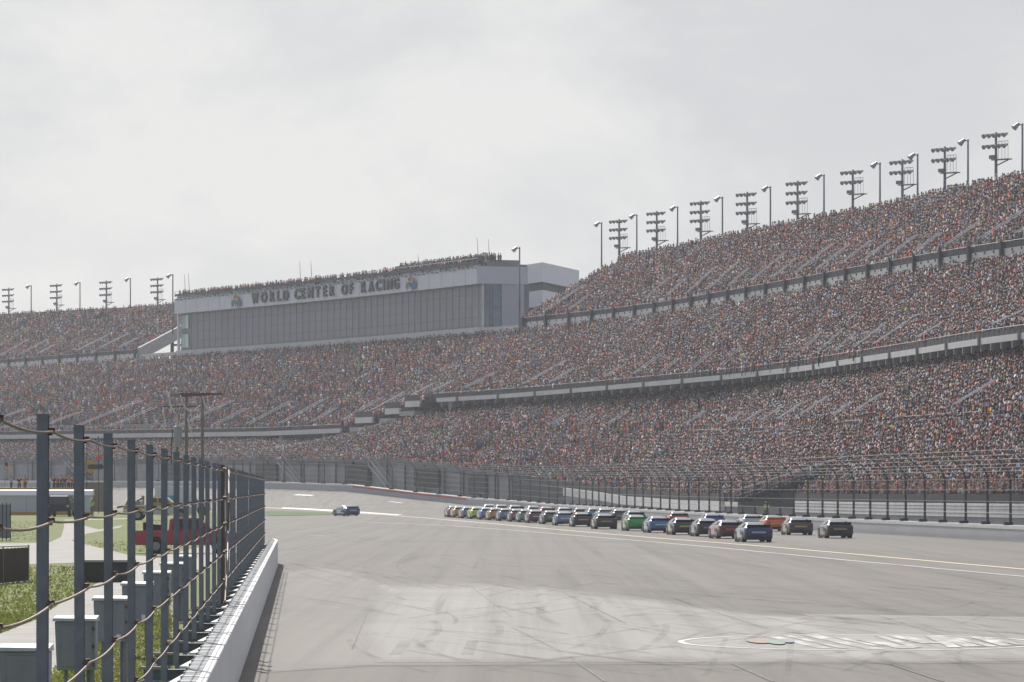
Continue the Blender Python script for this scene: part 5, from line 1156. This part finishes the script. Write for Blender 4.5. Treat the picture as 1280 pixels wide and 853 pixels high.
m.tube([Vector((0, .06, hgt + .06)), d_ + Vector((0, .06, hgt + .1))], .022, 6); m.build('frame', M['galv'], sf)
qg = hit(0, 676, BVI); gt = empty('metal_gate', qg, label='grey slatted metal gate panel in front of the white trailer at the left edge', cat='gate'); wd = 14 * qg.y / F; hg = (676 - 632) * qg.y / F
m = MB(); m.box((wd * -.6, 0, hg / 2 + .1), (wd * 3, .04, hg - .1)); m.build('panel', M['cab'], gt); m = MB()
for k in range(9): m.tube([(wd * .95 - k * wd * .36, -.04, 0), (wd * .95 - k * wd * .36, -.04, hg + .15)], .03, 5)
m.build('uprights', M['steel_d'], gt)
# hanging diamond sign between two thin poles
Ys = 500; dg_ = empty('shield_sign', XZ(115, Ys, infz(Ys)), label='yellow shield shaped sign with a dark centre band hung between thin poles', cat='sign')
zs0 = infz(Ys)
m = MB()
for px in (108.5, 123.0): x = (px - 115) * Ys / F; m.tube([(x, 0, 0), (x, 0, zat(545, Ys) - zs0)], .045, 6)
m.build('pole', M['steel_d'], dg_)
def sgn(pts, mm, yy, name):
    m = MB(); w = [Vector(((a_ - 115) * Ys / F, yy, zat(b_, Ys) - zs0)) for a_, b_ in pts]; m.hull(w, [v + Vector((0, .03, 0)) for v in w]); m.build(name, mm, dg_)
sgn([(108.5, 576), (112.5, 574.5), (120, 579), (120, 588), (112.5, 592), (108.5, 589.5)], M['yellow'], -.1, 'shield'); sgn([(109.5, 581), (128, 580.5), (130, 583.5), (128, 587), (109.5, 586.5)], mat('sign_navy', (.03, .035, .05), .5), -.14, 'band')
sgn([(118, 575.5), (124, 568.5), (127.5, 568), (128.5, 571), (124, 574.5), (120.5, 576)], M['redl'], -.18, 'red_tip'); sgn([(89, 583), (92, 579), (94.5, 578.5), (95, 581), (92, 583.5)], M['white'], -.18, 'white_tip')
# tan container behind the sign
Yc = 540; tcn = empty('container', XZ(121, Yc, infz(Yc)), label='tan box container behind the shield sign poles', cat='container'); m = MB(); wdt = 30 * Yc / F; hh = zat(603, Yc) - infz(Yc); m.box((0, 1.2, hh / 2), (wdt, 2.4, hh)); m.build('shell', M['tan'], tcn, bevel=.03); m = MB()
for k in range(6): m.box((-wdt / 2 + .25 + k * wdt / 6, -.02, hh / 2), (.05, .04, hh - .2))
m.build('ribs', M['tan'], tcn)
# pit-lane banner of lightly built frames in the distance
# utility poles with crossarm, transformer and loose cables
Yp = 400; up_ = empty('utility_pole', XZ(243, Yp, infz(Yp)), label='wooden H-frame utility pole with brown crossarm, transformer and loose pale cables', cat='utility pole'); z0 = infz(Yp)
def UP(px, py, dy=0.0): return Vector(((px - 243) * Yp / F, dy, zat(py, Yp) - z0))
for px, top in ((233, 490), (253, 491)):
    m = MB(); m.tube([(UP(px, 0).x, 0, 0), UP(px, top)], [.17, .13], 10); m.build('pole', M['wood'], up_, smooth=True)
m = MB(); a_ = UP(225, 493.5, -.25); b_ = UP(278, 492.5, -.25); m.hull([a_ + Vector((0, -.08, -.22)), b_ + Vector((0, -.08, -.08)), b_ + Vector((0, .08, -.08)), a_ + Vector((0, .08, -.22))], [a_ + Vector((0, -.08, .12)), b_ + Vector((0, -.08, .07)), b_ + Vector((0, .08, .07)), a_ + Vector((0, .08, .12))]); m.build('crossarm', M['woodr'], up_)
m = MB(); m.box((UP(219, 0).x, -.2, UP(0, 494).z), (1.1, .1, .12)); m.build('crossarm', M['wood'], up_); m = MB(); m.box((UP(229, 0).x, .2, UP(0, 508.5).z), (3.6, .1, .1)); m.build('crossarm', M['steel_d'], up_)
m = MB(); m.tube([UP(222.5, 559, -.1), UP(222.5, 534, -.1)], [.36, .36], 12); m.tube([UP(222.5, 534, -.1), UP(222.5, 531.5, -.1)], [.4, .2], 12); tf_ = m.build('transformer', mat('transformer_grey', (.36, .36, .36), .5), up_); m = MB(); m.tube([UP(221.5, 531.5, -.1), UP(221.5, 518, -.1)], .05, 6); m.build('bushing', M['cable'], tf_)
m = MB(); m.tube([(UP(221, 0).x, .35, 0), UP(221, 520, .35)], [.16, .12], 10); m.build('pole', M['wood'], up_, smooth=True)
for pts in ([(211, 490.5), (213, 506), (217, 514), (221, 518)], [(226, 494), (229, 506), (234, 512), (238, 515)], [(204.5, 509), (205.5, 522), (206.5, 535)], [(238.5, 511), (240, 524), (243, 533)], [(235, 523), (238, 538), (242, 544), (245.5, 545.5)],
            [(253.5, 495), (256, 506), (260, 512), (265, 513.5)], [(223, 548), (225, 560), (228, 562)], [(240, 515), (246, 510), (251, 507)]):
    m = MB(); w = [UP(a_, b_, -.35) for a_, b_ in pts]; sm = []
    for i_ in range(len(w) - 1):
        for t in (0, .5): sm.append(w[i_].lerp(w[i_ + 1], t))
    sm.append(w[-1]); m.tube(sm, .055, 5); m.build('cable', M['cable'], up_, smooth=True)
m = MB(); m.tube([UP(216.5, 537, -.3), UP(214.5, 555, -.3), UP(214.5, 580, -.3)], .05, 5); m.build('cable', M['black'], up_)

# ---------------------------------------------------------------- haze
hz = MB(); hz.hull([(-420, -60, -1.2), (420, -60, -1.2), (420, 1420, -1.2), (-420, 1420, -1.2)], [(-420, -60, 66), (420, -60, 66), (420, 1420, 66), (-420, 1420, 66)])
hm = bpy.data.materials.new('haze_air'); hm.use_nodes = True; N, L = nt(hm); N.remove(N['Principled BSDF']); pv = N.new('ShaderNodeVolumePrincipled'); pv.inputs['Color'].default_value = (.86, .92, 1, 1); pv.inputs['Density'].default_value = .0001; pv.inputs['Anisotropy'].default_value = .35
L.new(pv.outputs[0], N['Material Output'].inputs['Volume']); hm.cycles.homogeneous_volume = True
hz = hz.build('haze', hm); tag(hz, kind='stuff')

# ---------------------------------------------------------------- sky, sun, camera
elev = math.atan2(1.0, math.hypot(.30, 1.2)); sun_dir = Vector((-.30, 1.2, 1.0)).normalized(); az = math.atan2(sun_dir.x, sun_dir.y)
w = bpy.data.worlds.new('World'); scene.world = w; w.use_nodes = True; N = w.node_tree.nodes; L = w.node_tree.links; bg = N['Background']; bg.inputs['Strength'].default_value = .1
sky = N.new('ShaderNodeTexSky'); sky.sky_type = 'NISHITA'; sky.sun_disc = False; sky.sun_elevation = elev; sky.sun_rotation = az; sky.dust_density = 1.5; sky.air_density = 1.2
tc = N.new('ShaderNodeTexCoord'); mp = N.new('ShaderNodeMapping'); mp.inputs['Scale'].default_value = (1.0, 1.0, 1.7); mp.inputs['Location'].default_value = (3.1, .4, 1.7); L.new(tc.outputs['Generated'], mp.inputs[0])
n1 = N.new('ShaderNodeTexNoise'); n1.inputs['Scale'].default_value = 13; n1.inputs['Detail'].default_value = 9; n1.inputs['Roughness'].default_value = .6; n1.inputs['Distortion'].default_value = .3; L.new(mp.outputs[0], n1.inputs['Vector'])
n2 = N.new('ShaderNodeTexNoise'); n2.inputs['Scale'].default_value = 3.5; n2.inputs['Detail'].default_value = 4; L.new(mp.outputs[0], n2.inputs['Vector'])
ad = N.new('ShaderNodeMath'); ad.operation = 'ADD'; L.new(n1.outputs['Fac'], ad.inputs[0]); L.new(n2.outputs['Fac'], ad.inputs[1])
cr = N.new('ShaderNodeValToRGB'); e = cr.color_ramp.elements; e[0].position = .40; e[0].color = (.59, .606, .64, 1); e[1].position = .62; e[1].color = (.785, .785, .785, 1); k_ = cr.color_ramp.elements.new(.5); k_.color = (.635, .648, .675, 1)
hf = N.new('ShaderNodeMath'); hf.operation = 'MULTIPLY'; hf.inputs[1].default_value = .5; L.new(ad.outputs[0], hf.inputs[0]); L.new(hf.outputs[0], cr.inputs[0])
sc_ = N.new('ShaderNodeVectorMath'); sc_.operation = 'SCALE'; sc_.inputs['Scale'].default_value = 10.0; L.new(cr.outputs[0], sc_.inputs[0])
mx = N.new('ShaderNodeMix'); mx.data_type = 'RGBA'; mx.inputs[0].default_value = .96; L.new(sky.outputs[0], mx.inputs[6]); L.new(sc_.outputs[0], mx.inputs[7]); L.new(mx.outputs[2], bg.inputs['Color'])
sep = N.new('ShaderNodeVectorMath'); sep.operation = 'DOT_PRODUCT'; L.new(tc.outputs['Generated'], sep.inputs[0]); sep.inputs[1].default_value = tuple(Vector((sun_dir.x, sun_dir.y, .25)).normalized())
dm = N.new('ShaderNodeMapRange'); dm.interpolation_type = 'SMOOTHSTEP'; dm.inputs[1].default_value = -.25; dm.inputs[2].default_value = .72; dm.inputs[3].default_value = .5; dm.inputs[4].default_value = 1.0; L.new(sep.outputs['Value'], dm.inputs[0])
tb_ = N.new('ShaderNodeMix'); tb_.data_type = 'RGBA'; tb_.blend_type = 'MULTIPLY'; iv = N.new('ShaderNodeMapRange'); iv.inputs[1].default_value = .5; iv.inputs[2].default_value = 1.0; iv.inputs[3].default_value = 1.0; iv.inputs[4].default_value = 0.0; L.new(dm.outputs[0], iv.inputs[0])
L.new(iv.outputs[0], tb_.inputs[0]); L.new(mx.outputs[2], tb_.inputs[6]); tb_.inputs[7].default_value = (.88, .97, 1.25, 1)
s2_ = N.new('ShaderNodeVectorMath'); s2_.operation = 'SCALE'; L.new(tb_.outputs[2], s2_.inputs[0]); L.new(dm.outputs[0], s2_.inputs['Scale']); dt = N.new('ShaderNodeVectorMath'); dt.operation = 'DOT_PRODUCT'; L.new(tc.outputs['Generated'], dt.inputs[0]); dt.inputs[1].default_value = tuple(sun_dir)
au = N.new('ShaderNodeMapRange'); au.inputs[1].default_value = .85; au.inputs[2].default_value = 1.0; au.inputs[3].default_value = 0; au.inputs[4].default_value = 1; L.new(dt.outputs['Value'], au.inputs[0])
pw_ = N.new('ShaderNodeMath'); pw_.operation = 'POWER'; pw_.inputs[1].default_value = 3.0; L.new(au.outputs[0], pw_.inputs[0]); ml_ = N.new('ShaderNodeMath'); ml_.operation = 'MULTIPLY_ADD'; ml_.inputs[1].default_value = 3.5; ml_.inputs[2].default_value = 1.0; L.new(pw_.outputs[0], ml_.inputs[0])
s3_ = N.new('ShaderNodeVectorMath'); s3_.operation = 'SCALE'; L.new(s2_.outputs[0], s3_.inputs[0]); L.new(ml_.outputs[0], s3_.inputs['Scale']); L.new(s3_.outputs[0], bg.inputs['Color'])
sl = bpy.data.lights.new('sun', 'SUN'); sl.energy = 4.6; sl.angle = math.radians(.5); sl.color = (1, .95, .88); so = bpy.data.objects.new('sun', sl); COL.objects.link(so); so.rotation_euler = (-sun_dir).to_track_quat('-Z', 'Y').to_euler(); so.location = (0, 0, 200)

cam = bpy.data.cameras.new('camera'); cam.sensor_width = 36; cam.lens = 36 * F / 1280; cam.shift_y = (HY - 426.5) / 1280; cam.clip_end = 20000; cam.clip_start = .5
co = bpy.data.objects.new('camera', cam); COL.objects.link(co); co.location = (0, 0, H); co.rotation_euler = (math.pi / 2, 0, 0); scene.camera = co
scene.render.engine = 'CYCLES'; scene.view_settings.view_transform = 'Standard'; scene.view_settings.look = 'None'; scene.view_settings.exposure = 0; scene.view_settings.gamma = 1
scene.cycles.use_denoising = True; scene.cycles.volume_bounces = 1; scene.cycles.max_bounces = 6; scene.cycles.diffuse_bounces = 3; scene.cycles.transparent_max_bounces = 12
scene.render.resolution_x = 1024; scene.render.resolution_y = 682
